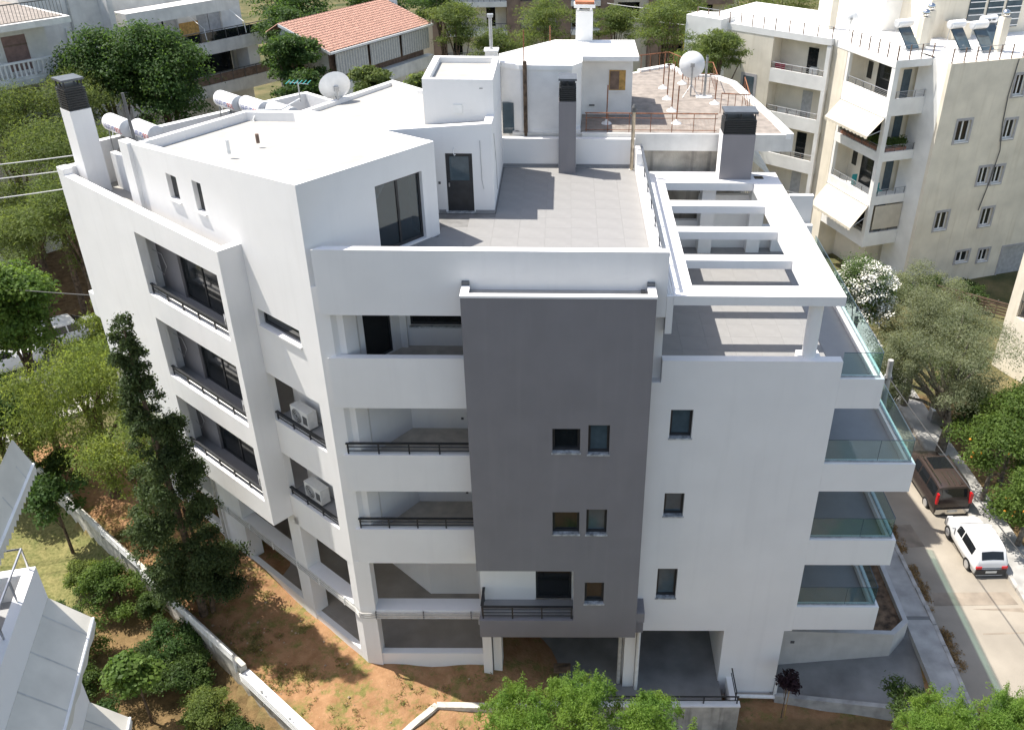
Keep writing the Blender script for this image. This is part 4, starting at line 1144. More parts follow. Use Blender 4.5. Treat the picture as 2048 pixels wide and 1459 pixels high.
MB(YF).box(.5, 2.7, -.02, .0, 1.45, 3.15).build('side_awning', 'awning', Y1)
# furniture and planters of the balconies
pb = MB(YF).box(.16, .5, .4, 4.8, 6.9, 7.1).build('flower_trough', 'terracotta', Y1)
MB(YF).box(.5, 2.2, .16, .5, 6.9, 7.1).build('flower_trough', 'terracotta', Y1)
MB(YF).box(.9, 1.3, 1.0, 1.05, 3.6, 4.4).build('chair_back', 'teal_fabric', Y1)
MB(YF).box(.9, 1.3, .6, 1.0, 3.95, 4.0).build('chair_seat', 'teal_fabric', Y1)
MB(YF).box(.5, .9, 3.0, 3.05, 3.6, 4.4).build('chair_back', 'teal_fabric', Y1)
# roof railing
for (p, q) in (((0.05, .06), (0.05, 5.0)), ((.06, .05), (2.7, .05)), ((2.8, -1.65), (12, -1.65))):
    r3 = None
    L_ = math.hypot(q[0] - p[0], q[1] - p[1]); n = int(L_ / .85)
    for z in (13.2, 13.45, 13.7):
        o = MB(YF).tube([(*p, z), (*q, z)], .018, 5).build('bar' if r3 else 'roof_railing', 'galvanised', r3 or Y1)
        r3 = r3 or o
    for k in range(n + 1):
        f_ = k / n
        x, y = p[0] + (q[0] - p[0]) * f_, p[1] + (q[1] - p[1]) * f_
        MB(YF).box(x - .03, x + .03, y - .03, y + .03, 12.82, 13.72).build('post', 'brown_panel', r3)
# penthouse on the roof
MB(YF).box(6.0, 22, 5.0, 16, 12.8, 16.0).build('penthouse_wall', 'cream_plaster', Y1)
MB(YF).box(4.6, 8.6, 8.0, 16, 12.8, 17.5).build('penthouse_wall', 'yb_white', Y1)
for x in (9.2, 10.8, 12.4):
    w = MB(YF).box(x, x + 1.3, 4.92, 4.99, 13.2, 15.4).build('penthouse_window', 'window_blue', Y1)
    for q in range(5):
        MB(YF).box(x, x + 1.3, 4.86, 4.9, 13.3 + q * .42, 13.36 + q * .42).build('glazing_bar', 'white_metal', w)
MB(YF).box(7.4, 9.0, 4.0, 5.0, 12.8, 13.9).build('roof_box', 'cream_plaster', Y1)
for x, y, h in ((3.3, 2.2, 2.0), (7.9, .2, 2.1), (1.2, 9.4, 2.0), (4.3, 3.0, 2.2)):
    c_ = MB(YF).box(x, x + .55, y, y + .5, 12.8, 12.8 + h).build('chimney', 'cream_plaster', Y1)
    MB(YF).lathe((x + .27, y + .25, 12.8 + h), [(.1, 0), (.22, .1), (.26, .25), (.2, .4), (.06, .48)], 14).build('cowl', 'chrome', c_, smooth=True)
def small_heater(a, b, label, mark=False):
    x, y, z = YF.p(a, b, 12.8)
    t = thing('solar_water_heater', label, 'water heater', (x, y, z), 'solar water heaters on the cream building', local=True, rz=math.atan2(.334, .943) + .1)
    MB().tube([(-.6, .0, 1.55), (.6, 0, 1.55)], .26, 18).build('tank', 'tank_white', t, smooth=True)
    MB().tube([(-.66, 0, 1.55), (-.6, 0, 1.55)], [.2, .255], 18).build('end_cap', 'tank_end', t)
    MB().tube([(.6, 0, 1.55), (.66, 0, 1.55)], [.255, .2], 18).build('end_cap', 'tank_end', t)
    c_ = MB(); c_.q += [[c_.pt(-.5, -.1, 1.3), c_.pt(-.5, -1.2, .2), c_.pt(.5, -1.2, .2), c_.pt(.5, -.1, 1.3)], [c_.pt(-.5, -.05, 1.26), c_.pt(.5, -.05, 1.26), c_.pt(.5, -1.16, .14), c_.pt(-.5, -1.16, .14)]]
    c_.build('collector', 'window_blue', t)
    for s in (-.5, .5):
        MB().tube([(s, 0, 1.3), (s, .1, 0)], .025, 5).build('leg', 'galvanised', t)
        MB().tube([(s, -1.18, .2), (s, -1.18, 0)], .025, 5).build('leg', 'galvanised', t)
        MB().tube([(s, .05, .6), (s, -1.1, .1)], .02, 5).build('brace', 'galvanised', t)
    if mark:
        for k in range(7):
            if k != 3: MB().box(-.35 + k * .1, -.27 + k * .1, -.268, -.262, 1.5, 1.6).build('mark', 'ac_dark', t)
    return t
small_heater(2.6, 3.2, 'solar water heater above the cream building corner balconies, leftmost of its roof')
small_heater(5.7, 1.9, 'solar water heater on the cream roof, second from the left')
small_heater(7.0, 1.3, 'solar water heater on the cream roof beside the round cowled chimney')
small_heater(8.9, 2.6, 'solar water heater on the cream roof with dark marks on its tank, rightmost', True)
dish(YF.p(1.6, 7.5, 12.8), radians(160), radians(10), .45, 'small grey satellite dish on the cream building roof', mast=.7)
# left wing, turned
YW = Fr(18.13, 42.37, .64, .77)
MB(YW).box(1.3, 9, 0.3, 11, ZG, 12.4).build('wing_wall', 'cream_plaster', Y1)
MB(YW).box(0.0, 9, 4.4, 11, ZG, 12.4).build('wing_wall', 'cream_plaster', Y1)
MB(YW).box(-.02, 9, 0, 11, 12.4, 12.85).build('wing_roof', 'yb_white', Y1)
MB(YW).box(-1.0, 1.0, 8.2, 11.2, 8.8, 13.2).build('wing_bay', 'yb_white', Y1)
for k in range(4):
    zb = .22 + 3.03 * k
    sl = MB(YW).box(0, 1.32, 0, 4.4, zb, zb + .32).build('balcony_slab', 'yb_white', Y1)
    MB(YW).box(0, .14, .14, 4.4, zb + .32, zb + .95).build('balcony_fascia', 'yb_white', sl)
    MB(YW).box(0, 1.32, 0, .14, zb + .32, zb + .95).build('balcony_fascia', 'yb_white', sl)
    MB(YW).box(.004, .3, .004, .3, zb + .95, zb + 3.03).build('corner_post', 'yb_white', sl)
    hr_ = MB(YW).tube([(.07, .3, zb + 1.35), (.07, 4.4, zb + 1.35)], .025, 6).build('railing', 'galvanised', Y1)
    for q in range(2):
        MB(YW).tube([(.07, .3, zb + 1.08 + .13 * q), (.07, 4.4, zb + 1.08 + .13 * q)], .012, 5).build('bar', 'galvanised', hr_)
    for q in range(6):
        MB(YW).tube([(.07, .35 + q * .8, zb + .95), (.07, .35 + q * .8, zb + 1.35)], .02, 5).build('post', 'brown_panel', hr_)
    MB(YW).box(1.24, 1.295, 1.0, 2.2, zb + .34, zb + 2.5).build('balcony_door', 'window_dark' if k % 2 else 'shutter_grey', Y1)
    MB(YW).box(1.24, 1.295, .3, .95, zb + .34, zb + 2.4).build('balcony_panel', 'wood_panel' if k in (0, 3) else 'curtain', Y1)
for k, z in enumerate((1.8, 7.9)):
    w = MB(YW).box(-.03, .0, 5.6, 6.5, z - .6, z + 1.5).build('window', 'window_blue', Y1)
    MB(YW).box(-.02, -.002, 5.4, 6.7, z - 4.0, z + 1.7).build('window_surround', 'yb_surround', w)
MB(YW).box(.5, .9, 3.7, 4.3, 9.3 + .4, 9.3 + 1.2).build('folded_chair', 'red_fabric', Y1)
MB(YW).box(.9, 1.25, 1.2, 1.8, 9.34 + .3, 9.34 + 1.2).build('washing_machine', 'ac_white', Y1)
MB(YW).box(.7, 1.1, 3.0, 3.8, 6.6, 7.3).build('air_conditioner_box', 'ac_white', Y1)
MB(YW).box(.7, 1.1, 2.1, 2.9, 6.6, 7.3).build('air_conditioner_box', 'ac_white', Y1)
for (p, q) in (((.06, .06), (.06, 4.4)), ((.06, 4.4), (.06, 10.9))):
    r3 = MB(YW).tube([(*p, 13.6), (*q, 13.6)], .02, 5).build('roof_railing', 'galvanised', Y1)
    n = int((q[1] - p[1]) / .9)
    for k in range(n + 1):
        y = p[1] + (q[1] - p[1]) * k / n
        MB(YW).box(p[0] - .03, p[0] + .03, y - .03, y + .03, 12.85, 13.62).build('post', 'brown_panel', r3)
# back garden fence of the cream building
fc = thing('slatted_garden_fence', 'dark slatted fence in front of the cream building garage door', 'fence', (28, 33, -2.3))
FF = Fr(25.2, 33.6, .80, -.6)
for k in range(5):
    MB(FF).box(0, 5.5, 0, .04, -2.2 + k * .2, -2.08 + k * .2).build('slat', 'brown_panel', fc)
for k in range(5):
    MB(FF).box(k * 1.35, k * 1.35 + .06, .041, .1, -2.6, -1.2).build('post', 'ac_dark', fc)

# ------------------------------------------------------------------ building cut by the right edge
N8 = thing('cream_corner_building', 'cream building with a balcony coloured as if lit orange cut by the right picture edge', 'building', (28, 24, -1.5))
E8 = Fr(25.3, 24.0, .35, -.94)       # a towards the camera, -b = outwards (towards the street)
MB(E8).wall(0, 9, 0, .3, -1.8, 6.2, [(.7, 3.2, 1.75, 4.4)]).build('street_wall', 'cream_plaster', N8)
MB(E8).box(0, .3, .3, 8, -1.8, 6.2).build('rear_wall', 'cream_plaster', N8)
MB(E8).box(.3, 9, .3, 8, 5.9, 6.18).build('roof', 'old_white', N8)
MB(E8).box(.3, 9, 1.9, 2.1, -1.7, 5.9).build('balcony_back_wall', 'wood_panel', N8)  # orange wall colour stands in for the warm light inside the balcony
MB(E8).box(.3, 9, .3, 1.9, 1.4, 1.75).build('balcony_floor', 'beige_floor', N8)
r3 = MB(E8).tube([(.7, .15, 2.7), (3.2, .15, 2.7)], .03, 6).build('railing', 'ac_dark', N8)
for k in range(14):
    MB(E8).tube([(.75 + k * .18, .15, 1.76), (.75 + k * .18, .15, 2.7)], .015, 5).build('bar', 'ac_dark', r3)

# ------------------------------------------------------------------ garden fence along the left facade
fence = thing('garden_fence_wall', 'white capped garden wall with metal rails along the reddish slope', 'fence', LF.p(5, 3.25, 0))
def fz(t): return .55 + .055 * max(0, t)
for t0, t1 in ((-6, 2.6), (2.6, 9), (9, 15), (15, 22)):
    zt = fz((t0 + t1) / 2)
    MB(LF).box(t0, t1, 3.1, 3.35, -1.0, zt).build('wall', 'stone_pale', fence)
    if t1 < 3:
        MB(LF).box(t0, t1 - .05, 3.06, 3.36, zt, zt + .06).build('wall_cap', 'white_plaster', fence)
for k in range(4):
    z = .16 + k * .11
    MB(LF).tube([(-6, 3.43, fz(0) + z - .3), (2.5, 3.43, fz(0) + z - .3)], .03, 6).build('rail', 'rail_grey', fence)
    for t0, t1 in ((2.75, 9), (9.1, 15), (15.1, 22)):
        zt = fz((t0 + t1) / 2)
        MB(LF).tube([(t0, 3.4, zt + z + .08), (t1 - .1, 3.4, zt + z + .08)], .03 if k < 3 else .038, 6).build('rail', 'rail_grey', fence)
for t in np.arange(-5, 22, 1.55):
    zt = fz(t) - (.35 if t < 2.6 else 0)
    MB(LF).box(t, t + .06, 3.36, 3.43, zt - .1, zt + .64).build('post', 'rail_grey', fence)
# low cream kerb wall in the front garden
kw = MB()
kpts = [(-6.2, -3.9, -.35), (-4.98, -2.3, -.3), (-4.25, -1.5, -.28), (-1.2, -1.5, -.36)]
for p, q in zip(kpts, kpts[1:]):
    d_ = np.array(q[:2]) - np.array(p[:2]); d_ = d_ / np.linalg.norm(d_); n_ = np.array((-d_[1], d_[0])) * .11
    a, b = np.array(p[:2]), np.array(q[:2])
    kw.prism([tuple(a - n_), tuple(b - n_), tuple(b + n_), tuple(a + n_)], -2.2, [p[2] + .25, q[2] + .25, q[2] + .25, p[2] + .25])
tag(kw.build('garden_kerb_wall', 'stone_pale'), 'low angled cream garden wall on the reddish soil below the entrance', 'wall')

# ------------------------------------------------------------------ building at the lower left, close to the camera
N7 = thing('awning_building', 'white building with grey awnings at the lower left picture edge', 'building', (-13, -11, -.5))
A7 = Fr(-9.94, -9.21, .24, -.97)          # a runs towards the camera; b positive = to the right/outwards
MB(A7).box(1.2, 12, -14, -1.4, -1, 20).build('wall', 'aged_plaster', N7)
MB(A7).box(-.0, 1.2, -14, -1.4, -1, 20).build('wall', 'aged_plaster', N7)
for k, zt in enumerate((7.57, 10.6, 13.63)):
    sl = MB(A7).box(0, 12, -1.4, 0, zt - .85, zt - .6).build('balcony_slab', 'white_plaster', N7)
    MB(A7).box(.0, 12, -.2, 0, zt - .6, zt).build('balcony_parapet', 'white_plaster', sl)
    MB(A7).box(0.001, .2, -1.4, -.2, zt - .6, zt).build('balcony_parapet', 'white_plaster', sl)
    MB(A7).box(.2, 12, -1.38, -.2, zt - .6, zt - .585).build('balcony_floor', 'balcony_tile', sl)
    r3 = MB(A7).tube([(.05, -1.4, zt + .5), (.05, -.1, zt + .5), (12, -.1, zt + .5)], .025, 6).build('railing', 'steel', N7)
    for a in (.06, .9, 1.8, 2.7, 3.6, 4.5):
        MB(A7).tube([(a, -.1, zt), (a, -.1, zt + .5)], .02, 6).build('post', 'steel', r3)
    MB(A7).tube([(.05, -1.3, zt), (.05, -1.3, zt + .5)], .02, 6).build('post', 'steel', r3)
    MB(A7).box(2.0, 4.0, -1.42, -1.39, zt - .5, zt + 1.6).build('balcony_door', 'window_dark', N7)
def awning7(zi, zo, a0, a1, out):
    aw = MB(A7)
    aw.q.append([aw.pt(a0, .004, zi), aw.pt(a1, .004, zi), aw.pt(a1, out, zo), aw.pt(a0, out, zo)])
    aw.q.append([aw.pt(a0, .02, zi - .02), aw.pt(a0, out, zo - .02), aw.pt(a1, out, zo - .02), aw.pt(a1, .02, zi - .02)])
    n = 18
    for k in range(n):
        u0, u1 = a0 + (a1 - a0) * k / n, a0 + (a1 - a0) * (k + 1) / n
        aw.q.append([aw.pt(u0, out, zo), aw.pt(u1, out, zo), aw.pt(u1, out + .02, zo - .14), aw.pt((u0 + u1) / 2, out + .02, zo - .22), aw.pt(u0, out + .02, zo - .14)])
    o = aw.build('awning', 'awning_grey', N7)
    for k in range(int((a1 - a0) / .9)):
        u = a0 + .9 * (k + .5)
        sm = MB(A7); sm.q.append([sm.pt(u, .006, zi + .004), sm.pt(u + .03, .006, zi + .004), sm.pt(u + .03, out, zo + .004), sm.pt(u, out, zo + .004)]); sm.build('fabric_seam', 'pvc_grey', o)
    MB(A7).tube([(a0, out, zo), (a1, out, zo)], .03, 6).build('awning_bar', 'white_metal', o)
    MB(A7).tube([(a0 + .1, -.3, zi - 1.1), (a0 + .1, out, zo)], .025, 6).build('awning_arm', 'white_metal', o)
awning7(15.9, 15.3, -.95, 2.0, .2)
awning7(12.83, 12.12, .02, 12, .64)
awning7(9.80, 9.1, .02, 12, .64)

# ------------------------------------------------------------------ upper left apartment building
N5 = thing('terraced_apartment_building', 'white apartment building with long balconies behind the trees at upper left', 'building', (-32, 52, 1))
A5 = Fr(-22.9, 53.0, -.572, -.82)        # a runs left along balcony edges towards the camera; b positive = outwards? (right/front)
def bal5(z, a0, a1, depth, railm):
    sl = MB(A5).box(a0, a1, -depth, 0, z, z + .9).build('balcony', 'aged_plaster', N5)
    r3 = MB(A5).box(a0, a1, .03 - .1, .07 - .1, z + 1.62, z + 1.68).build('railing', 'ac_dark', N5)
    for k in range(int((a1 - a0) / 1.1) + 1):
        MB(A5).box(a0 + k * 1.1, a0 + k * 1.1 + .05, -.08, -.03, z + .9, z + 1.62).build('post', 'ac_dark', r3)
    MB(A5).box(a0, a1, -.07, -.05, z + .92, z + 1.55).build('railing_panel', railm, r3)
A5v = A5.v
# frame v = (-uy,ux) = (.82,-.572): outwards to the right/front
bal5(7.11, 0, 13, 2.2, 'brown_panel')
bal5(10.14, .0, 13, 2.2, 'car_glass')
MB(A5).box(3.5, 12.5, -.6, .8, 13.17, 14.0).build('top_balcony', 'aged_plaster', N5)
MB(A5).wall(1.2, 13, -2.5, -2.2, -1, 16, [(2.5, 7, 8.1, 10.0), (3.0, 5.2, 11.1, 13.2), (6.8, 9.2, 11.1, 13.2), (9.5, 12, 8.1, 10.0)]).build('front_wall', 'aged_plaster', N5)
MB(A5).box(1.2, 1.5, -14, -2.5, -1, 16).build('rear_side_wall', 'aged_plaster', N5)
MB(A5).box(13.0, 13.4, -14, .4, -1, 16).build('stair_wall', 'aged_plaster', N5)
MB(A5).box(13.4, 18.5, -14, -.6, -1, 16).build('stair_block', 'aged_plaster', N5)
MB(A5).box(1.5, 13, -14, -2.5, 15.6, 16).build('roof', 'old_white', N5)
MB(A5).box(2.4, 12.2, -2.9, -2.7, 8, 13.3).build('interior', 'window_dark', N5)
for a in (3.0, 4.1, 6.8, 8.0):
    w = MB(A5).box(a, a + 1.05, -2.45, -2.4, 11.1, 13.2).build('shutter', 'shutter_grey', N5)
MB(A5).box(5.2, 6.8, -2.15, -2.1, 11.05, 12.2).build('balcony_panel', 'wood_panel', N5)
MB(A5).box(1.6, 2.6, -1.7, -.2, 8.1, 10.1).build('end_screen', 'old_white', N5)
for a in (3.0, 6.5, 9.5):
    MB(A5).tube([(a, -2.1, 13.2), (a, .4, 12.1), (a, .5, 11.3)], .03, 5).build('awning_arm', 'white_metal', N5)
MB(A5).tube([(15.5, -.55, 15.5), (15.5, -.55, 6)], .08, 6).build('downpipe', 'pvc_grey', N5)
MB(A5).tube([(16.0, -.55, 13.5), (16.0, -.55, 4)], .06, 6).build('downpipe', 'pvc_white', N5)
# ------------------------------------------------------------------ far left building
N6 = thing('balustraded_building', 'weathered white building with white balustrade balcony in the top left corner', 'building', (-36, 36, 1))
A6 = Fr(-30.1, 34.4, -.6, -.8)
for z in (8.78, 11.81):
    sl = MB(A6).box(-.3, 12, -1.6, 0, z, z + .35).build('balcony_slab', 'aged_plaster', N6)
    MB(A6).box(-.3, 12, -.22, -.05, z + .35, z + .5).build('balcony_base', 'aged_plaster', sl)
    r3 = MB(A6).box(-.3, 12, -.24, -.03, z + 1.25, z + 1.35).build('balustrade', 'old_white', N6)
    for k in range(44):
        a = -.2 + k * .27
        MB(A6).box(a, a + .09, -.18, -.09, z + .5, z + 1.25).build('baluster', 'old_white', r3)
MB(A6).wall(-.1, 12, -1.8, -1.6, -1, 14.9, [(1.1, 2.5, 12.3, 14.3), (4.2, 5.6, 12.3, 14.3), (1.1, 2.5, 9.2, 11.2)]).build('front_wall', 'aged_plaster', N6)
MB(A6).box(-.1, .15, -9, -1.8, -1, 14.9).build('side_wall', 'aged_plaster', N6)
for a, z in ((1.1, 12.3), (4.2, 12.3), (1.1, 9.2)):
    w = MB(A6).box(a, a + 1.4, -1.72, -1.66, z, z + 2.0).build('shutter', 'mauve_shutter' if a < 3 else 'shutter_grey', N6)
    MB(A6).box(a, a + 1.4, -1.655, -1.64, z + 1.4, z + 1.5).build('shutter_rail', 'brown_panel', w)
sl = MB(A6).box(-.9, 12, -9, .3, 14.9, 15.25).build('roof_slab', 'aged_plaster', N6)
MB(A6).box(-.6, 12, -8.7, .0, 15.25, 15.3).build('roof_tiling', 'gravel_roof', sl)
r3 = MB(A6).box(-.7, 12, -.1, -.05, 16.2, 16.26).build('roof_railing', 'ac_dark', N6)
for k in range(60):
    MB(A6).box(-.7 + k * .2, -.68 + k * .2, -.09, -.06, 15.3, 16.2).build('bar', 'ac_dark', r3)
b6 = thing('air_conditioner', 'dark round fan air conditioner on the weathered building wall at top left', 'air conditioner', A6.p(3.2, -1.45, 13.2))
MB(A6).box(2.8, 3.6, -1.6, -1.3, 13.2, 13.8).build('casing', 'ac_white', b6)
mg = MB(A6); mg.q.append([mg.pt(3.15 + .25 * cos(k * pi / 10), -1.29, 13.5 + .25 * sin(k * pi / 10)) for k in range(20)]); mg.build('fan_grille', 'ac_dark', b6)

# ------------------------------------------------------------------ house with the red tiled roof
N4 = thing('red_roofed_house', 'house with a red tiled hipped roof and striped awnings', 'house', (-14, 48, 0))
R0 = np.array((-16.6, 44.4, 11.2)); R1 = np.array((-10.77, 54.95, 11.2))
ex = (R1 - R0) / np.linalg.norm(R1 - R0); ey = np.array((-ex[1], ex[0], 0)); wE = np.linalg.norm(R1 - R0)
H4 = Fr(R0[0], R0[1], ex[0], ex[1])
dep, rise = 9.2, 1.45
def tileroof(c0, c1, r1, r0, rows, cols):
    """slope between eave c0-c1 and ridge r0-r1 with barrel rows"""
    m = MB(); nu, nv = cols * 4, rows * 2
    idx = []
    for j in range(nv + 1):
        f_ = (j // 2 + (j % 2) * .92) / rows if j < nv else 1.0
        stp = .05 * (1 - (j % 2))
        row = []
        for i in range(nu + 1):
            g_ = i / nu
            p = (np.array(c0) * (1 - g_) + np.array(c1) * g_) * (1 - f_) + (np.array(r0) * (1 - g_) + np.array(r1) * g_) * f_
            row.append(m.pt(p[0], p[1], p[2] + .05 * abs(sin(pi * i / 4)) + (.035 if j % 2 == 0 else 0)))
        idx.append(row)
    for j in range(nv):
        for i in range(nu):
            m.q.append([idx[j][i], idx[j][i + 1], idx[j + 1][i + 1], idx[j + 1][i]])
    return m.build('tiled_slope', 'roof_tile_red', N4)
e = [(*H4.p(0, 0, 0)[:2], 11.2), (*H4.p(wE, 0, 0)[:2], 11.2), (*H4.p(wE, 6.0, 0)[:2], 11.9), (*H4.p(0, 6.0, 0)[:2], 11.9)]
rg = [(*H4.p(0, dep / 2, 0)[:2], 11.2 + rise), (*H4.p(wE, dep / 2, 0)[:2], 11.2 + rise)]
tileroof(e[0], e[1], rg[1], rg[0], 16, 40)
tileroof(e[2], e[3], rg[0], rg[1], 16, 40)
MB(H4).box(.5, wE - .5, .7, 5.7, -1, 11.1).build('wall', 'aged_plaster', N4)
for a in (.5, wE - .7):
    gb = MB(H4); q_ = [(a, .7, 11.1), (a, 5.7, 11.1), (a, dep / 2, 11.0 + rise)]
    i0 = [gb.pt(*p) for p in q_]; i1 = [gb.pt(p[0] + .2, p[1], p[2]) for p in q_]
    gb.q += [i0[::-1], i1, [i0[0], i0[1], i1[1], i1[0]], [i0[1], i0[2], i1[2], i1[1]], [i0[2], i0[0], i1[0], i1[2]]]
    gb.build('gable_wall', 'aged_plaster', N4)
MB(H4).box(-.02, wE + .02, -.12, .0, 11.05, 11.2).build('gutter', 'white_metal', N4)
for a in (-.05, wE):
    m_ = MB(H4); m_.prism([(a, 0), (a + .05, 0), (a + .05, dep / 2), (a, dep / 2)], [11.0, 11.0, 11.0 + rise, 11.0 + rise], [11.2, 11.2, 11.2 + rise, 11.2 + rise]); m_.build('barge_board', 'white_metal', N4)
for a in (.6, 4.4, 8.2):
    aw = MB(H4)
    n = 24
    for k in range(n):
        u0 = a + 3.5 * k / n
        aw.box(u0, u0 + 3.5 / n * .98, .10, .14, 9.4, 10.95)
    aw.build('striped_awning', 'curtain', N4)
    for k in range(0, n, 2):
        u0 = a + 3.5 * k / n
        MB(H4).box(u0, u0 + 3.5 / n, .085, .098, 9.4, 10.95).build('stripe', 'shutter_grey', N4)
MB(H4).box(0, wE, 0, .7, 7.9, 8.8).build('balcony', 'aged_plaster', N4)
MB(H4).box(.5, wE - .5, .66, .69, 8.8, 11.05).build('veranda_shade', 'brown_panel', N4)
cc = MB().box(-14.6, -13.9, 57.0, 57.7, 11.5, 13.6).build('chimney', 'old_white', N4)
MB().box(-14.75, -13.75, 56.85, 57.85, 13.6, 13.75).build('chimney_cap', 'terracotta', cc)
# ------------------------------------------------------------------ brown building far behind
N3 = thing('brown_apartment_building', 'beige and brown apartment building far behind at the top', 'building', (3, 88, -4))
B3 = Fr(-16, 84, .985, .12)
MB(B3).wall(0, 36, 0, .3, -5, 14, [(3.4, 4.4, 5.2, 7.4), (7.2, 8.2, 5.2, 7.4), (12.5, 13.8, 5.2, 7.6), (16.8, 18, 5.0, 7.4), (22, 24.5, 5.4, 7.6), (27, 33, 4.0, 7.4), (3.4, 4.4, 2.2, 4.4), (27, 33, .6, 3.0), (10, 13, 8.4, 10.6), (24, 26, 8.4, 10.6)]).build('front_wall', 'cream_plaster', N3)
MB(B3).box(0, 36, 1.2, 1.5, -5, 14).build('interior', 'window_dark', N3)
MB(B3).box(0, 36, .3, 12, 13.6, 14).build('roof', 'old_white', N3)
for a in (1.2, 9.4, 15.0, 19.8, 25.5):
    MB(B3).box(a, a + 1.5, -1.3, -.001, -5, 14).build('brown_pier', 'brown_cladding', N3)
for z in (1.4, 4.45, 7.5, 10.5):
    for a0, a1, m_ in ((2.7, 9.4, 'old_white'), (10.9, 15.0, 'brown_cladding'), (16.5, 19.8, 'old_white'), (27, 35, 'brown_cladding')):
        sl = MB(B3).box(a0, a1, -1.5, -.002, z, z + .55).build('balcony', m_, N3)
        r3 = MB(B3).tube([(a0, -1.4, z + 1.3), (a1, -1.4, z + 1.3)], .04, 5).build('railing', 'ac_dark', N3)
        for k in range(int((a1 - a0) / .6)):
            MB(B3).box(a0 + k * .6, a0 + k * .6 + .05, -1.42, -1.38, z + .55, z + 1.3).build('bar', 'ac_dark', r3)
MB(B3).prism([(27.2, -1.5), (29, -1.5), (29, -.3), (27.2, -.3)], [6.2, 6.2, 7.6, 7.6], [6.25, 6.25, 7.65, 7.65]).build('yellow_awning', 'awning_yellow', N3)
MB(B3).prism([(29.5, -1.6), (34, -1.6), (34, -.2), (29.5, -.2)], [2.4, 2.4, 4.2, 4.2], [2.45, 2.45, 4.25, 4.25]).build('yellow_awning', 'awning_yellow', N3)

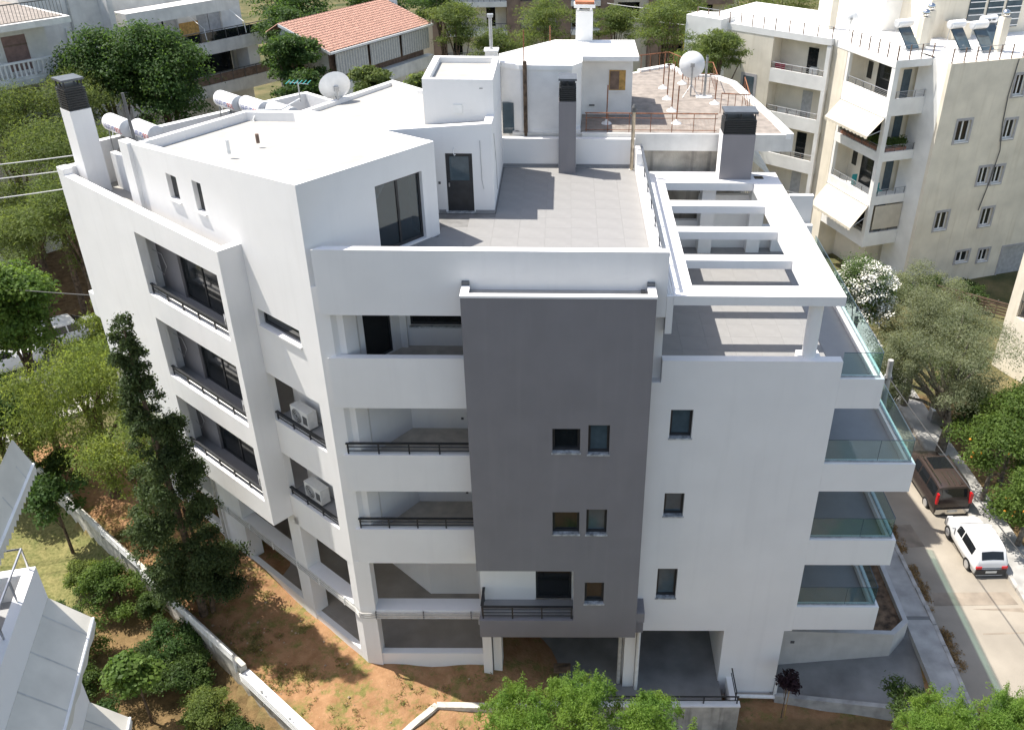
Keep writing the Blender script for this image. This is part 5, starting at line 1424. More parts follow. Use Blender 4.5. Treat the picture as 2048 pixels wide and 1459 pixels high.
# ------------------------------------------------------------------ cars
def car(name, label, loc, rz, L_, Wd, H, paint, kind, sc=.9):
    t = thing(name, label, 'car', loc, 'parked cars', local=True, rz=rz)
    t.scale = (sc, sc, sc)
    w = Wd / 2
    hb = .95 * H * .62
    # stations: y, half width, belt z, roof z, roof half width  (front = +y)
    if kind == 'hatch':
        st = [(-L_ * .5, w * .86, .70, .74, w * .74), (-L_ * .485, w * .92, .88, .95, w * .76), (-L_ * .40, w * .97, .90, H - .06, w * .74), (-L_ * .30, w, .90, H, w * .76),
              (-L_ * .05, w, .89, H, w * .77), (L_ * .08, w, .88, H - .04, w * .76), (L_ * .26, w * .99, .87, .93, w * .82), (L_ * .40, w * .95, .80, .84, w * .76), (L_ * .475, w * .88, .66, .69, w * .66), (L_ * .5, w * .78, .50, .52, w * .6)]
        gi = (2, 6)
    else:
        st = [(-L_ * .5, w * .88, .86, .90, w * .78), (-L_ * .49, w * .95, 1.02, 1.10, w * .80), (-L_ * .45, w * .98, 1.04, H - .08, w * .78), (-L_ * .36, w, 1.04, H, w * .80),
              (-L_ * .05, w, 1.02, H, w * .80), (L_ * .10, w, 1.0, H - .05, w * .78), (L_ * .26, w * .99, .98, 1.05, w * .84), (L_ * .40, w * .95, .92, .96, w * .80), (L_ * .47, w * .9, .78, .80, w * .72), (L_ * .5, w * .8, .55, .57, w * .6)]
        gi = (2, 6)
    m = MB(); rings = []
    for y, hw, zb, zt, rw in st:
        prof = [(hw * .88, .20), (hw * .98, .34), (hw, .55 if zb > .6 else zb * .8), (hw * .985, zb), (rw + .03, zt - .03 if zt - zb > .1 else zt - .005), (rw * .9, zt), (rw * .45, zt + .025), (0, zt + .03)]
        full = prof + [(-x, z) for x, z in prof[-2::-1]]
        rings.append([m.pt(x, y, z) for x, z in full])
    n = len(rings[0])
    for A_, B_ in zip(rings, rings[1:]):
        for k in range(n - 1):
            m.q.append([A_[k], A_[k + 1], B_[k + 1], B_[k]])
        m.q.append([A_[n - 1], A_[0], B_[0], B_[n - 1]])
    m.q.append(rings[0][::-1]); m.q.append(rings[-1])
    body = m.build('body', paint, t, smooth=True)
    def side(y0, y1, s, nm='side_window'):
        def at(y, f_):
            for a, b in zip(st, st[1:]):
                if a[0] <= y <= b[0]:
                    g_ = (y - a[0]) / (b[0] - a[0])
                    hw = (a[1] + (b[1] - a[1]) * g_) * .985; zb = a[2] + (b[2] - a[2]) * g_; zt = a[3] + (b[3] - a[3]) * g_ - .03; rw = a[4] + (b[4] - a[4]) * g_ + .03
                    return (s * (hw + (rw - hw) * f_ + .012), y, zb + (zt - zb) * f_)
        q = MB()
        N_ = 4
        for k in range(N_):
            ya, yb = y0 + (y1 - y0) * k / N_, y0 + (y1 - y0) * (k + 1) / N_
            q.q.append([q.pt(*at(ya, .1)), q.pt(*at(yb, .1)), q.pt(*at(yb, .86)), q.pt(*at(ya, .86))])
        q.build(nm, 'car_glass', t)
    y2, y3, y5, y6 = st[2][0], st[3][0], st[5][0], st[6][0]
    ysp = (y3 + y5) / 2
    if kind == 'hatch': spans = ((y2 + .16, -.05 * L_), (-.05 * L_ + .07, y5 + .12))
    else: spans = ((y2 + .1, -.24 * L_), (-.24 * L_ + .07, -.03 * L_), (-.03 * L_ + .07, y5 + .2))
    for s in (-1, 1):
        for a, b in spans: side(a, b, s)
    def cross(i, j, nm, f0, f1, shrink=.86, up=.012):
        a, b = st[i], st[j]
        def P(f_, sx):
            y = a[0] + (b[0] - a[0]) * f_; z = a[3] + (b[3] - a[3]) * f_ + .03; rw = (a[4] + (b[4] - a[4]) * f_) * shrink
            return (sx * rw, y + (up if j > 5 else -up), z + up)
        q = MB()
        for sx0, sx1 in ((-1, -.45), (-.45, 0), (0, .45), (.45, 1)):
            d0, d1 = .035 * abs(sx0), .035 * abs(sx1)
            A0, B0, C0, D0 = P(f0, sx0), P(f0, sx1), P(f1, sx1), P(f1, sx0)
            q.q.append([q.pt(A0[0], A0[1], A0[2] - d0), q.pt(B0[0], B0[1], B0[2] - d1), q.pt(C0[0], C0[1], C0[2] - d1), q.pt(D0[0], D0[1], D0[2] - d0)])
        q.build(nm, 'car_glass', t)
    cross(5, 6, 'windscreen', .08, .92)
    cross(1, 2, 'rear_window', .12, .82, .84)
    rb = MB().box(-w * .88, w * .88, -L_ * .515, -L_ * .46, .28, .56).build('rear_bumper', 'bumper_dark' if kind == 'hatch' else 'chrome', t)
    MB().box(-w * .85, w * .85, L_ * .455, L_ * .505, .25, .5).build('front_bumper', 'bumper_dark', t)
    MB().box(-.24, .24, -L_ * .52, -L_ * .515, .40, .50).build('number_plate', 'plate', t)
    for s in (-1, 1):
        if kind == 'hatch': MB().box(min(s * w * .58, s * w * .9), max(s * w * .58, s * w * .9), -L_ * .512, -L_ * .47, .60, .72).build('tail_lamp', 'lamp_red', t)
        else: MB().box(min(s * w * .80, s * w * .95), max(s * w * .86, s * w * .955), -L_ * .506, -L_ * .47, .85, 1.42).build('tail_lamp', 'lamp_red', t)
        MB().box(min(s * w * .5, s * w * .82), max(s * w * .5, s * w * .82), L_ * .44, L_ * .488, .55, .70).build('headlamp', 'lamp_white', t)
        MB().box(min(s * w, s * (w + .14)), max(s * w, s * (w + .14)), L_ * .15, L_ * .18, .92, 1.04).build('mirror', paint, t)
        for y in (-L_ * .31, L_ * .31):
            x = s * (w - .09)
            tr = MB().tube([(x - .1, y, .29), (x + .1, y, .29)], .29, 20).build('tyre', 'rubber', t)
            MB().tube([(s * (w + .005), y, .29), (s * (w + .025), y, .29)], [.2, .17], 16).build('hubcap', 'hubcap', tr)
    if kind != 'hatch':
        for s in (-1, 1):
            MB().tube([(s * w * .72, -L_ * .42, H + .06), (s * w * .72, L_ * .08, H + .05)], .02, 6).build('roof_rail', 'chrome', t)
        MB().box(-w * .55, w * .55, -L_ * .15, L_ * .06, H + .026, H + .034).build('roof_window', 'car_glass', t)
        for x in (-.25, 0, .25):
            MB().box(x - .012, x + .012, -L_ * .43, -L_ * .2, H + .028, H + .04).build('roof_groove', 'chrome', t)
    else:
        MB().box(-.5, .5, -L_ * .506, -L_ * .502, .62, .64).build('boot_seam', 'bumper_dark', t)
    return t
car('parked_car', 'small white hatchback parked behind the dark car by the kerb', (17.05, 6.35, zr(6.35)), radians(2), 3.32, 1.5, 1.42, 'car_white', 'hatch', .94)
car('parked_car', 'dark brown people carrier with tall red tail lamps parked under the olive tree', (16.95, 10.9, zr(10.9)), radians(4), 4.3, 1.8, 1.72, 'car_black', 'mpv', .94)
sa_ = math.atan2(sd[1], sd[0]) - pi / 2
car('parked_car', 'white car half hidden by trees on the left street, nearer the building', (-26.8, 21.2, 1.02), sa_, 3.9, 1.7, 1.45, 'car_white', 'hatch', .95)
car('parked_car', 'white car behind the bright green tree at the left picture edge', (-28.9, 18.0, 1.02), sa_, 4.2, 1.7, 1.5, 'car_white', 'mpv', .95)
# ------------------------------------------------------------------ pole, wires, bin
pole = thing('utility_pole', 'pale round utility pole beside the upper glass balcony', 'pole', (13.3, 9.0, -.4))
MB().tube([(13.3, 9.0, -.5), (13.0, 9.0, 7.4)], [.16, .11], 12).build('shaft', 'concrete', pole, smooth=True)
MB().box(12.85, 13.2, 8.9, 9.1, 6.5, 6.6).build('cross_arm', 'ac_dark', pole)
for k in range(3):
    MB().tube([(12.9 + k * .12, 9.0, 6.6), (12.9 + k * .12, 9.0, 6.72)], .03, 6).build('insulator', 'white_metal', pole)
def wire(nm, label, p, q, sag, r=.014, m='cable_dark'):
    pts = []
    for k in range(17):
        f_ = k / 16
        pts.append((p[0] + (q[0] - p[0]) * f_, p[1] + (q[1] - p[1]) * f_, p[2] + (q[2] - p[2]) * f_ - sag * 4 * f_ * (1 - f_)))
    tag(MB().tube(pts, r, 5).build(nm, m), label, 'wire')
wire('overhead_wire', 'overhead wire running down the road past the white car', (13.05, 9.0, 6.6), (16.2, -16, 7.2), .6, .022)
wire('overhead_wire', 'uppermost pale wire in front of the left trees', (-17.2, 10.8, 15.0), (-45, 3, 16.5), .9, .02, 'cable_light')
wire('overhead_wire', 'middle pale wire in front of the left trees', (-17.2, 10.8, 14.5), (-45, 3, 15.9), .9, .02, 'cable_light')
wire('overhead_wire', 'lowest pale wire in front of the left trees', (-17.3, 9.8, 14.1), (-45, 2, 14.9), .8, .02, 'cable_light')
wire('overhead_wire', 'upper wire crossing the pines behind the gravel roof', (3.5, 60, 12.0), (14.5, 48, 13.6), .3, .03, 'cable_light')
wire('overhead_wire', 'lower wire crossing the pines behind the gravel roof', (3.5, 60, 11.2), (14.5, 48, 12.4), .3, .03, 'cable_light')
wire('overhead_wire', 'dark wire low across the left trees', (-17.5, 9.2, 9.9), (-48, 18, 9.0), .5, .02)
bn = thing('grey_cabinet', 'small grey utility cabinet beside the olive trunk', 'cabinet', (19.3, 16.8, -1.1))
MB().box(18.95, 19.65, 16.6, 17.1, -1.1, -.15).build('body', 'galvanised', bn)
MB().prism([(18.9, 16.55), (19.7, 16.55), (19.7, 17.15), (18.9, 17.15)], -.15, [-.1, -.1, -.02, -.02]).build('lid', 'white_metal', bn)

# ------------------------------------------------------------------ vegetation
def leafmesh(name, mt, parent, clumps, n, size, asp=.5, seed=0, droop=0.0, shell=.42, kind=None):
    """leaf-sized diamonds spread through ellipsoidal clumps (local coords)"""
    n = int(n * .72); size *= 1.12
    rg = np.random.default_rng(seed)
    C_ = np.array([c[:3] for c in clumps]); R_ = np.array([c[3:6] for c in clumps])
    wt = (R_[:, 0] * R_[:, 1] * R_[:, 2]) ** .67; wt /= wt.sum()
    ci = rg.choice(len(clumps), n, p=wt)
    d = rg.normal(size=(n, 3)); d /= np.linalg.norm(d, axis=1)[:, None]
    d[:, 2] = np.where(d[:, 2] < -.35, -d[:, 2] * .6, d[:, 2])
    rad = rg.random(n) ** shell * np.where(rg.random(n) < .12, 1.28, 1.0)
    P = C_[ci] + d * R_[ci] * rad[:, None] + rg.normal(size=(n, 3)) * .03
    nr = d * .55 + rg.normal(size=(n, 3)) * .5 + np.array((0, 0, .55))
    nr /= np.linalg.norm(nr, axis=1)[:, None]
    t = np.cross(nr, rg.normal(size=(n, 3)))
    if droop: t = t * (1 - droop) + np.array((0, 0, -1.0)) * droop
    t /= np.linalg.norm(t, axis=1)[:, None] + 1e-9
    b = np.cross(nr, t); b /= np.linalg.norm(b, axis=1)[:, None] + 1e-9
    l = size * (.6 + .8 * rg.random(n))[:, None]
    w = l * asp
    V = np.empty((n, 4, 3)); V[:, 0] = P - t * l / 2; V[:, 1] = P + b * w / 2; V[:, 2] = P + t * l / 2; V[:, 3] = P - b * w / 2
    me = bpy.data.meshes.new(name)
    me.vertices.add(n * 4); me.vertices.foreach_set('co', V.reshape(-1))
    me.loops.add(n * 4); me.loops.foreach_set('vertex_index', np.arange(n * 4, dtype=np.int32))
    me.polygons.add(n); me.polygons.foreach_set('loop_start', np.arange(0, n * 4, 4, dtype=np.int32))
    me.update(calc_edges=True)
    me.materials.append(M_[mt])
    o = bpy.data.objects.new(name, me); COL.objects.link(o); o.parent = parent
    if kind: o['kind'] = kind
    return o
def crown_clumps(rg, c, r, n, cr, flat=.75):
    """clumps through the crown: irregular lobes, more on the upper shell"""
    out = []
    lob = rg.normal(size=(5, 3)); lob /= np.linalg.norm(lob, axis=1)[:, None]
    for k in range(n):
        d = rg.normal(size=3); d /= np.linalg.norm(d)
        if d[2] < -.55: d[2] = -d[2]
        bulge = .82 + .3 * max(0, float((lob @ d).max())) ** 3
        q = rg.random() ** .38 * .86 * bulge
        s = cr * (.45 + .95 * rg.random())
        out.append((c[0] + d[0] * r[0] * q, c[1] + d[1] * r[1] * q, c[2] + d[2] * r[2] * q, s * (.9 + .5 * rg.random()), s * (.9 + .5 * rg.random()), s * flat))
    return out
TN = [0]
def tree(name, label, loc, c, r, mt, nleaf, size, asp=.5, nclump=22, cr=None, trunk_r=.12, bark='bark', droop=0.0, cat='tree', group=None, lean=(0, 0), limbs=7, seed=None, shell=.42, flat=.75, stems=1):
    """tree with tapered trunk, limbs and leafy crown; c = crown centre, r = crown radii (local to base loc)"""
    TN[0] += 1
    rg = np.random.default_rng(seed or TN[0] * 13)
    t = thing(name, label, cat, loc, group, local=True)
    cr = cr or min(r) * .48
    cl = crown_clumps(rg, c, r, nclump, cr, flat)
    m = MB()
    for s in range(stems):
        jx, jy = (rg.normal(size=2) * .12 * (stems > 1))
        p = [(jx, jy, -.3), (jx + lean[0] * .3, jy + lean[1] * .3, c[2] * .3), (c[0] * .5 + lean[0] * .5, c[1] * .5, c[2] * .6), (c[0], c[1], c[2])]
        m.tube(p, [trunk_r * 1.25, trunk_r, trunk_r * .75, trunk_r * .35], 8)
    for k in range(min(limbs, len(cl))):
        q = cl[k]
        f_ = .45 + .4 * rg.random()
        a = (c[0] * f_ * .8, c[1] * f_ * .8, c[2] * f_)
        mid = ((a[0] + q[0]) / 2, (a[1] + q[1]) / 2, (a[2] + q[2]) / 2 + .15)
        m.tube([a, mid, (q[0], q[1], q[2])], [trunk_r * .5, trunk_r * .34, trunk_r * .12], 6)
    m.build('trunk', bark, t, smooth=True)
    leafmesh('crown', mt, t, cl, nleaf, size, asp, TN[0] + 100, droop, shell)
    return t
def g_(x, y, dz=0): return (x, y, hgt(x, y) + dz)

# conifer in front of the left facade
cy = thing('cypress_tree', 'dark ragged cypress rising in front of the left facade', 'tree', g_(-13.2, 2.0), local=True)
rgc = np.random.default_rng(5)
cl = []
for k in range(190):
    z = 1.3 + 11.0 * rgc.random() ** 1.2
    R = .12 + 1.35 * (1 - (z / 12.5)) ** .6 * (1.18 if z < 6.5 else .88)
    a = rgc.random() * 2 * pi
    q = rgc.random() ** .5 * R
    cl.append((q * cos(a) + .12 * sin(z), q * sin(a), z, .13 + R * .22, .13 + R * .22, .2 + .35 * rgc.random()))
for k in range(10):
    cl.append((.03 * k, 0, 10.6 + k * .2, .2 - .014 * k, .2 - .014 * k, .22))
MB().tube([(0, 0, -.4), (.1, .05, 3), (.0, 0, 8), (0, 0, 12)], [.17, .13, .09, .03], 8).build('trunk', 'bark', cy)
MB().tube([(.3, .1, -.4), (.45, .2, 2.2), (.25, .1, 5)], [.10, .08, .04], 8).build('trunk', 'bark', cy)
leafmesh('crown', 'leaf_cypress', cy, cl, 105000, .10, .42, 77, .25)
tree('garden_tree', 'small yellow green tree leaning on the wall left of the cypress', g_(-16.2, 5.0), (.2, .0, 4.4), (1.9, 1.8, 2.0), 'leaf_pepper', 17000, .105, .36, 34, .62, .09, lean=(.5, .2), droop=.35)
tree('pepper_tree', 'broad drooping yellow green pepper tree left of the cypress', g_(-18.9, 8.2), (0, 0, 4.6), (3.3, 3.0, 2.9), 'leaf_pepper', 40000, .12, .3, 70, .8, .2, droop=.45)
tree('pepper_tree', 'drooping pale green pepper tree at the left edge above the white awning', g_(-22.8, 9.4), (0, 0, 2.4), (2.7, 2.0, 2.4), 'leaf_pepper', 30000, .115, .3, 60, .75, .16, droop=.45)
tree('pepper_tree', 'wispy light green tree against the lower left facade', g_(-19.0, 11.6), (0, 0, 5.4), (1.9, 1.8, 2.0), 'leaf_pepper', 16000, .12, .3, 36, .6, .12, droop=.45)
tree('garden_tree', 'wispy olive toned tree just left of the cypress top', g_(-15.6, 7.4), (0, 0, 4.8), (1.4, 1.3, 1.9), 'leaf_pepper', 10000, .115, .3, 26, .5, .08, droop=.4)
tree('garden_tree', 'bright green leafy tree in front of the parked cars at the left edge', g_(-22.6, 11.0), (0, 0, 6.4), (2.1, 2.0, 3.2), 'leaf_bright', 34000, .13, .65, 52, .7, .13)
tree('garden_tree', 'low dark green tree beneath the left parked cars', g_(-23.4, 8.8), (0, 0, 4.0), (2.2, 1.8, 1.7), 'leaf_dark', 16000, .15, .6, 32, .65, .12)
tree('garden_tree', 'feathery green tree beside the road patch on the left', g_(-20.4, 13.4), (0, 0, 3.4), (1.7, 1.6, 1.6), 'leaf_pepper', 12000, .12, .32, 28, .55, .1, droop=.4)
pines = [(-27.2, 24, 8.6, 3.1, 'pine in the left wood with its crown at the picture edge below the balustrade'), (-24.4, 20.4, 7.8, 2.5, 'pine in the left wood touching the corner of the new building'),
         (-26.9, 19.9, 6.6, 2.3, 'lower pine in the left wood beside the patch of street'), (-24.0, 22.2, 5.4, 2.2, 'short pine in the left wood just above the rear balcony'), (-31.2, 28, 9.0, 3.2, 'pine in the left wood at the left edge behind the others'),
         (-31.0, 22, 6.6, 2.6, 'dark pine at the left edge of the left wood'), (-24.0, 27, 8.2, 3.0, 'tall pine in the left wood behind the white louvred chimney'), (-28.6, 31, 9.6, 3.0, 'pine in the left wood below the weathered building'),
         (-29.8, 25, 5.4, 2.6, 'low pine in the left wood over the brown litter'), (-33.5, 32, 8.4, 3.0, 'pine in the left wood against the weathered building wall')]
for k, (x, y, h, r, lb) in enumerate(pines):
    tree('pine_tree', lb, g_(x, y), (0, 0, h), (r, r, r * .9), 'leaf_pine', 21000, .16, .2, 52, r * .33, .16, group='pines of the left wood', flat=.6)
tree('broadleaf_tree', 'large dark green tree in front of the upper left apartment balconies, left crown', g_(-27.6, 34), (0, 0, 10.4), (2.6, 2.6, 3.2), 'leaf_dark', 32000, .16, .55, 56, .95, .22, group='large dark trees at upper left')
tree('broadleaf_tree', 'large dark green tree in front of the upper left apartment balconies, right crown', g_(-24.4, 34), (0, 0, 9.9), (2.9, 2.8, 4.0), 'leaf_dark', 40000, .16, .55, 70, 1.05, .24, group='large dark trees at upper left')
tree('broadleaf_tree', 'dark tree with a low crown beneath the upper left trees', g_(-22.5, 30), (0, 0, 6.5), (3.0, 2.8, 3.2), 'leaf_dark', 30000, .17, .55, 50, .95, .2, group='large dark trees at upper left')
tree('broadleaf_tree', 'dark fir behind the white louvred chimney', g_(-28.6, 29.5), (0, 0, 7.2), (1.6, 1.6, 2.8), 'leaf_cypress', 14000, .18, .4, 34, .6, .14)
# around the red roofed house
for k, (x, y, h, r, mt, lb) in enumerate(((-17.9, 41, 8.8, 1.6, 'leaf_dark', 'dense green tree left of the red roof'), (-21.4, 50.5, 10.2, 2.0, 'leaf_dark', 'dense green tree between the red roof and the white apartment block'),
        (-16.8, 34.5, 8.2, 1.6, 'leaf_dark', 'shaded green tree behind the white satellite dish'), (-22.5, 58, 11.6, 3.0, 'leaf_dark', 'dark tree at the top edge left of the red roof'),
        (-17.5, 66, 11.0, 3.0, 'leaf_dark', 'dark tree at the top edge behind the red roof'), (-12.0, 70, 9.8, 2.6, 'leaf_dark', 'dark tree right of the red roof chimney'),
        (-19.2, 43.6, 10.8, 1.7, 'leaf_dark', 'dark tree hiding the gable of the red roofed house'), (-20.6, 46.5, 10.0, 1.6, 'leaf_dark', 'dark tree below the lower white balcony end'), (-19.6, 39, 6.4, 1.8, 'leaf_dark', 'low shaded tree right of the rear water heaters'), (-21.2, 56, 9.5, 2.2, 'leaf_dark', 'dark tree at the end of the upper white balcony'),
        (-11.0, 31, 12.4, .9, 'leaf_pine', 'thin young pine in front of the striped awnings'), (-8.6, 33, 11.2, 1.0, 'leaf_pine', 'small pine right of the striped awnings'))):
    tree('broadleaf_tree', lb, g_(x, y), (0, 0, h - hgt(x, y)), (r * 1.2, r * 1.2, r * 1.4), mt, 16000, .22 if r > 1.2 else .17, .45, 44, r * .38, .16, group='trees around the red roofed house')
bp = [(-8.9, 55, 10.7, 2.4, 'pine standing right of the red roof'), (-5.5, 57, 8.2, 2.6, 'low pine left of the white flue pipe'), (-1.6, 58, 10.2, 2.8, 'wide pine left of the white block chimney'), (4.1, 58, 10.4, 1.9, 'pine right of the white block chimney'),
      (7.4, 51, 11.3, 2.5, 'pine behind the gravel roof railing'), (10.3, 40.6, 12.2, 1.7, 'tall pine beside the cream building wing'), (9.6, 46, 10.2, 2.0, 'pine behind the round dish of the gravel roof'),
      (8.8, 40, 9.6, 1.6, 'lower pine beside the cream building wing'), (9.4, 60, 11.0, 2.4, 'pine at the top edge near the cream roof'), (6.0, 44, 8.8, 1.6, 'short pine just over the gravel roof edge'), (17.5, 68, 9.6, 3.4, 'distant pine at the top edge left of the cream penthouse'), (12.2, 42.4, 6.2, 1.7, 'shaded pine at the foot of the cream wing'),
      (22, 76, 9, 3.5, 'far tree behind the cream roof railing')]
for k, (x, y, zc, r, lb) in enumerate(bp):
    tree('pine_tree', lb, g_(x, y), (0, 0, zc - hgt(x, y)), (r * 1.12, r * 1.12, r * 1.15), 'leaf_pine', 15000, .22, .2, 46, r * .34, .16, group='pines behind the old white building', flat=.6)
# right hand side
tree('olive_tree', 'large grey green olive tree over the parked cars', g_(18.45, 13.9), (-.6, .8, 4.5), (3.8, 3.9, 3.1), 'leaf_olive', 70000, .10, .26, 76, .72, .22, 'bark_grey', lean=(.5, .5), limbs=14)
tree('olive_tree', 'second olive tree behind the large one beside the white oleander', g_(18.2, 18.5), (-.3, .3, 5.6), (3.2, 3.0, 2.5), 'leaf_olive', 46000, .105, .26, 54, .7, .18, 'bark_grey', limbs=10)
tree('olive_tree', 'lower olive tree against the glass balconies', g_(15.4, 14.2), (.25, 0, 4.1), (1.5, 1.9, 2.5), 'leaf_olive', 26000, .10, .26, 34, .5, .12, 'bark_grey')
ol = tree('oleander_bush', 'white flowering oleander bush beside the pergola corner', g_(14.75, 18.6), (.0, 0, 6.6), (1.75, 1.75, 2.4), 'leaf_oleander', 24000, .13, .3, 46, .62, .1, cat='bush', stems=3)
leafmesh('blossom', 'flower_white', ol, crown_clumps(np.random.default_rng(3), (.0, 0, 6.65), (1.85, 1.85, 2.5), 150, .38), 17000, .075, .9, 8, 0, .25, kind='stuff')
for k, (x, y, zc, r, lb) in enumerate(((18.9, 9.9, 2.5, 1.6, 'orange tree with fruit behind the dark parked car'), (19.1, 6.7, 2.0, 1.35, 'orange tree with fruit beside the white hatchback'), (20.6, 11.8, 2.6, 1.8, 'orange tree at the right edge behind the pavement'))):
    ot = tree('orange_tree', lb, g_(x, y), (0, 0, zc - hgt(x, y)), (r * 1.15, r * 1.15, r * 1.05), 'leaf_orange', 22000, .11, .5, 46, r * .36, .11, 'bark_grey', group='orange trees along the pavement')
    rg = np.random.default_rng(k)
    for q in range(9):
        d = rg.normal(size=3); d /= np.linalg.norm(d); d[2] = abs(d[2]) * .8; d[0] = -abs(d[0]) if q % 2 else d[0]; d[1] = -abs(d[1])
        f = MB(); f.lathe((d[0] * r * 1.0, d[1] * r * 1.0, zc - hgt(x, y) + d[2] * r * .9 - .05), [(.02, -.05), (.05, -.02), (.055, .02), (.02, .055)], 8)
        f.build('orange', 'orange_fruit', ot, smooth=True)
for k, (x, y, r, lb) in enumerate(((25.2, 34.2, 1.0, 'dark shrub at the foot of the cream building wall'), (27.5, 33.0, 1.1, 'dark shrub beside the slatted fence'), (23.4, 33.8, .9, 'reddish green shrub under the cream building windows'),
        (16.3, 32.5, 1.0, 'small bush showing past the pergola edge'), (22.8, 24.5, 1.3, 'round green shrub in the garden of the right edge building'), (21.5, 21, 1.5, 'dark shrub behind the olive tree'), (20.8, 16.5, 1.4, 'leafy shrub right of the grey cabinet'), (21.6, 9.2, 1.7, 'dense dark green shrub at the right picture edge'))):
    tree('shrub', lb, g_(x, y), (0, 0, r * .8), (r * 1.2, r * 1.2, r), 'leaf_hedge', 9000, .13, .5, 26, r * .4, .06, cat='shrub', group='shrubs on the right')
# bottom edge trees and the small purple one
for k, (x, y, zc, r, rz, lb) in enumerate(((-1.3, -4.2, 2.3, 1.35, 1.3, 'feathery lime green tree at the bottom edge, left of the trio'), (.6, -4.0, 2.7, 1.2, 1.3, 'feathery lime green tree at the bottom edge, middle of the trio'), (2.6, -4.4, 2.3, 1.2, 1.1, 'feathery lime green tree at the bottom edge, right of the trio'),
        (11.6, -4.1, 2.1, 1.2, 1.0, 'lime green tree at the bottom right by the driveway'), (13.6, -4.1, 2.3, .95, 1.2, 'white flecked lime green bush in the bottom right corner'))):
    t = tree('feathery_tree', lb, g_(x, y), (0, 0, zc - hgt(x, y)), (r, r, rz), 'leaf_lime', 19000, .08, .28, 56, r * .27, .07, 'bark_grey', group='lime green trees at the bottom edge', flat=.7)
    # upright leafy shoots break the outline
    rg = np.random.default_rng(k + 40)
    sh = []
    for q in range(34):
        a, rr = rg.random() * 2 * pi, r * rg.random() ** .5 * 1.15
        zb = zc - hgt(x, y) + rz * (.75 - .7 * (rr / r) ** 2)
        hh = .25 + .45 * rg.random()
        tx, ty = rg.normal(size=2) * .18
        for s in range(6):
            f = s / 5
            sh.append((rr * cos(a) + tx * f, rr * sin(a) + ty * f, zb + hh * f, .17 - .12 * f, .17 - .12 * f, .09))
    leafmesh('shoots', 'leaf_lime', t, sh, 9000, .075, .28, k + 60)
tree('feathery_tree', 'dark green shoots rising before the driveway kerb', g_(10.9, -2.6), (0, 0, 2.9), (.75, .6, .7), 'leaf_hedge', 3500, .12, .3, 14, .26, .05, 'bark_grey')
pt = tree('purple_tree', 'small purple leaved young tree tied to a stake', g_(7.75, -.95), (0, 0, 1.75), (.42, .42, .55), 'leaf_purple', 2200, .10, .55, 12, .22, .02)
MB().tube([(.12, .05, -.2), (.12, .05, 1.6)], .014, 6).build('stake', 'wood_panel', pt)
# hedge and shrubs of the left garden
hs = [(-15.2, 2.6, .8, 'leafy shrub by the fence under the cypress'), (-13.9, .6, 1.0, 'ivy mound on the fence, uppermost of the row'), (-12.9, -.6, .9, 'ivy mound on the fence, second of the row'), (-11.8, -2.0, .9, 'round hedge shrub at the fence corner'),
      (-17.6, .6, 1.2, 'broad garden shrub in the shade of the awning building'), (-16.6, -.9, .8, 'dark garden shrub below the lawn'), (-15.2, -2.6, .8, 'dark garden shrub beneath the bright sapling'), (-11.6, -4.6, 1.1, 'rounded garden shrub at the bottom edge left of the fence'),
      (-18.3, 3.9, .8, 'garden shrub below the small lawn tree'), (-21.2, 1.2, .9, 'bright clipped shrub beside the awning building'), (-21.6, 9.0, 1.0, 'garden shrub at the far end of the lawn'), (-9.9, -3.4, .7, 'ivy strip at the foot of the white capped wall'), (-10.6, -2.6, .6, 'ivy strip along the white capped wall, upper part'),
      (-13.4, -4.0, 1.0, 'dark shaded shrub near the bottom left'), (-16.9, 3.2, 1.2, 'dense dark shrub left of the fence below the pepper tree'), (-14.6, -.6, 1.1, 'shaded shrub above the bright sapling'), (-18.4, 2.0, .7, 'shaded shrub at the lower lawn edge'), (-19.0, -.4, 1.2, 'dark shrub touching the awning building balcony')]
for k, (x, y, r, lb) in enumerate(hs):
    mt = ('leaf_hedge', 'leaf_dark', 'leaf_hedge', 'leaf_pepper', 'leaf_orange')[k % 5]
    sx, sy = 1.0 + .5 * ((k * 7) % 5) / 5, 1.0 + .5 * ((k * 3) % 4) / 4
    tree('shrub', lb, g_(x, y), (0, 0, r * .7), (r * sx, r * sy, r * (.75 + .1 * (k % 4))), mt, 15000, (.07, .095, .08, .085)[k % 4], (.55, .4, .6, .35)[k % 4], 40, r * .29, .05, cat='shrub', group='shrubs of the left garden', shell=.5)
tree('sapling', 'bright yellow green sapling in the shaded left garden', g_(-13.8, -1.9), (0, 0, 2.3), (.75, .75, .9), 'leaf_bright', 3200, .14, .75, 14, .32, .04)
tree('garden_tree', 'small round tree on the left garden lawn', g_(-19.8, 5.7), (0, 0, 2.7), (1.2, 1.1, 1.3), 'leaf_dark', 6000, .13, .6, 18, .42, .06)
# ivy and trough plants on the cream building
pl2 = thing('balcony_plants', 'dense green plants on the cream building balcony under its upper awning', 'plant', YF.p(.3, 2.5, 7.1))
leafmesh('foliage', 'leaf_hedge', pl2, [(*(np.array(YF.p(.33, y, 7.45)) - np.array(YF.p(.3, 2.5, 7.1))), .35, .35, .4) for y in np.arange(.5, 4.8, .4)] + [(*(np.array(YF.p(x, .33, 7.4)) - np.array(YF.p(.3, 2.5, 7.1))), .35, .35, .4) for x in (.7, 1.1, 1.5, 1.9)], 5000, .16, .5, 4)
MB().box(-.3, .3, -.2, .2, .0, .05).build('soil', 'soilbed', pl2)
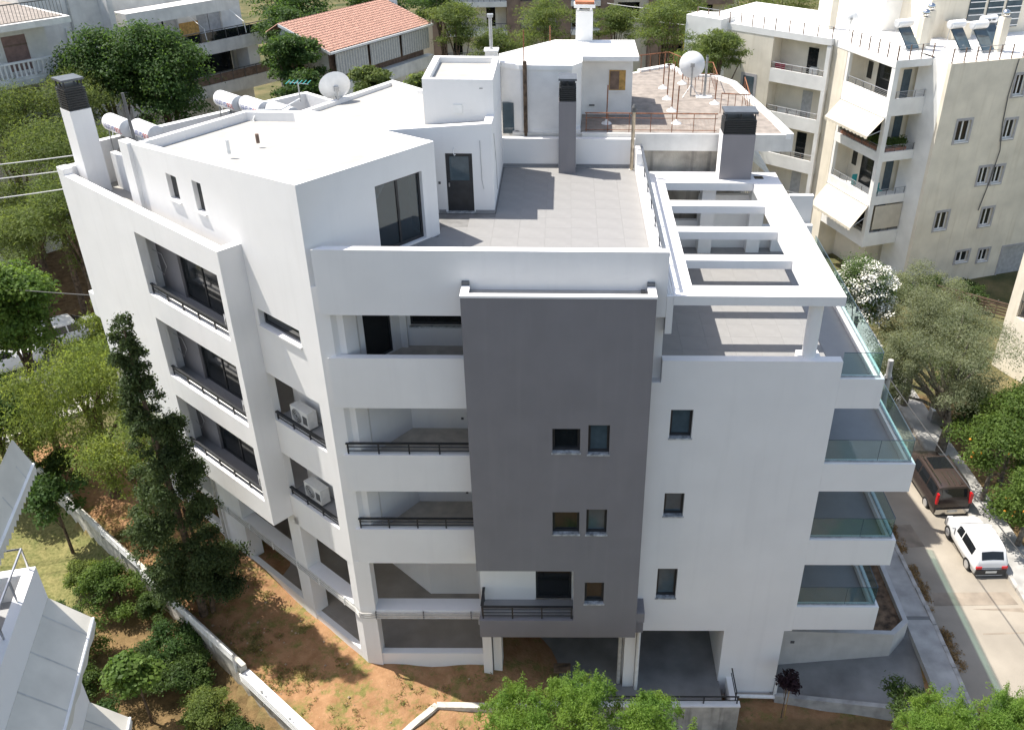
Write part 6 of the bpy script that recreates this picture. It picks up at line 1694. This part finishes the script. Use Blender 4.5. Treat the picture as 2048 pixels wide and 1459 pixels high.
# grass tufts on the reddish slope
rg = np.random.default_rng(11)
tf = []
while len(tf) < 420:
    t_, o_ = rg.uniform(-5, 14), rg.uniform(.4, 3.0)
    if t_ < 0: o_ = rg.uniform(-4.5, 3.0)
    x, y, _ = LF.p(t_, o_, 0)
    if y > -.4 and o_ < .3: continue
    if sin(1.7 * x + 2.1 * y) + sin(2.9 * y - x) < .1: continue
    tf.append((x, y, hgt(x, y) + .04, .14, .14, .06))
leafmesh('grass_tufts', 'grass_blade', None, tf, 9000, .10, .2, 12, 0, .5, kind='stuff')
bpy.data.objects['grass_tufts']['label'] = 'sparse grass tufts on the reddish soil slope'

# dry weeds and leaf litter along the left road kerb
rg = np.random.default_rng(21)
wd = []
for k in range(260):
    y = rg.uniform(-2.5, 9)
    if sin(1.9 * y) + .5 * sin(5.1 * y) < -.3: continue
    wd.append((14.06 + abs(rg.normal()) * .16, y, zr(y) + .03, .10, .2, .05))
wo_ = leafmesh('dry_weeds', 'dry_leaf', None, wd, 5200, .075, .4, 31, 0, .5, kind='stuff')
wo_['label'] = 'brown dry weeds and leaves along the road kerb'

# stones lying on the reddish soil
rg = np.random.default_rng(5)
n = 190; pv, pq = [], []
while len(pq) < n * 8:
    t_, o_ = rg.uniform(-5, 12), rg.uniform(.3, 2.9)
    if t_ < 0: o_ = rg.uniform(-4.5, 2.9)
    x, y, _ = LF.p(t_, o_, 0)
    if y > -.4 and o_ < .3: continue
    r_ = .018 + .05 * rg.random() ** 3; z = hgt(x, y) + r_ * .4
    i = len(pv)
    pv += [(x + r_, y, z), (x, y + r_ * .8, z), (x - r_ * .9, y, z), (x, y - r_, z), (x, y, z + r_ * .7), (x, y, z - r_)]
    for k in range(4): pq += [(i + k, i + (k + 1) % 4, i + 4), (i + (k + 1) % 4, i + k, i + 5)]
pm = bpy.data.meshes.new('pebbles'); pm.from_pydata(pv, [], pq); pm.materials.append(M_['field_stone'])
po = bpy.data.objects.new('pebbles', pm); COL.objects.link(po); po['kind'] = 'stuff'; po['label'] = 'pale stones scattered on the reddish soil slope'
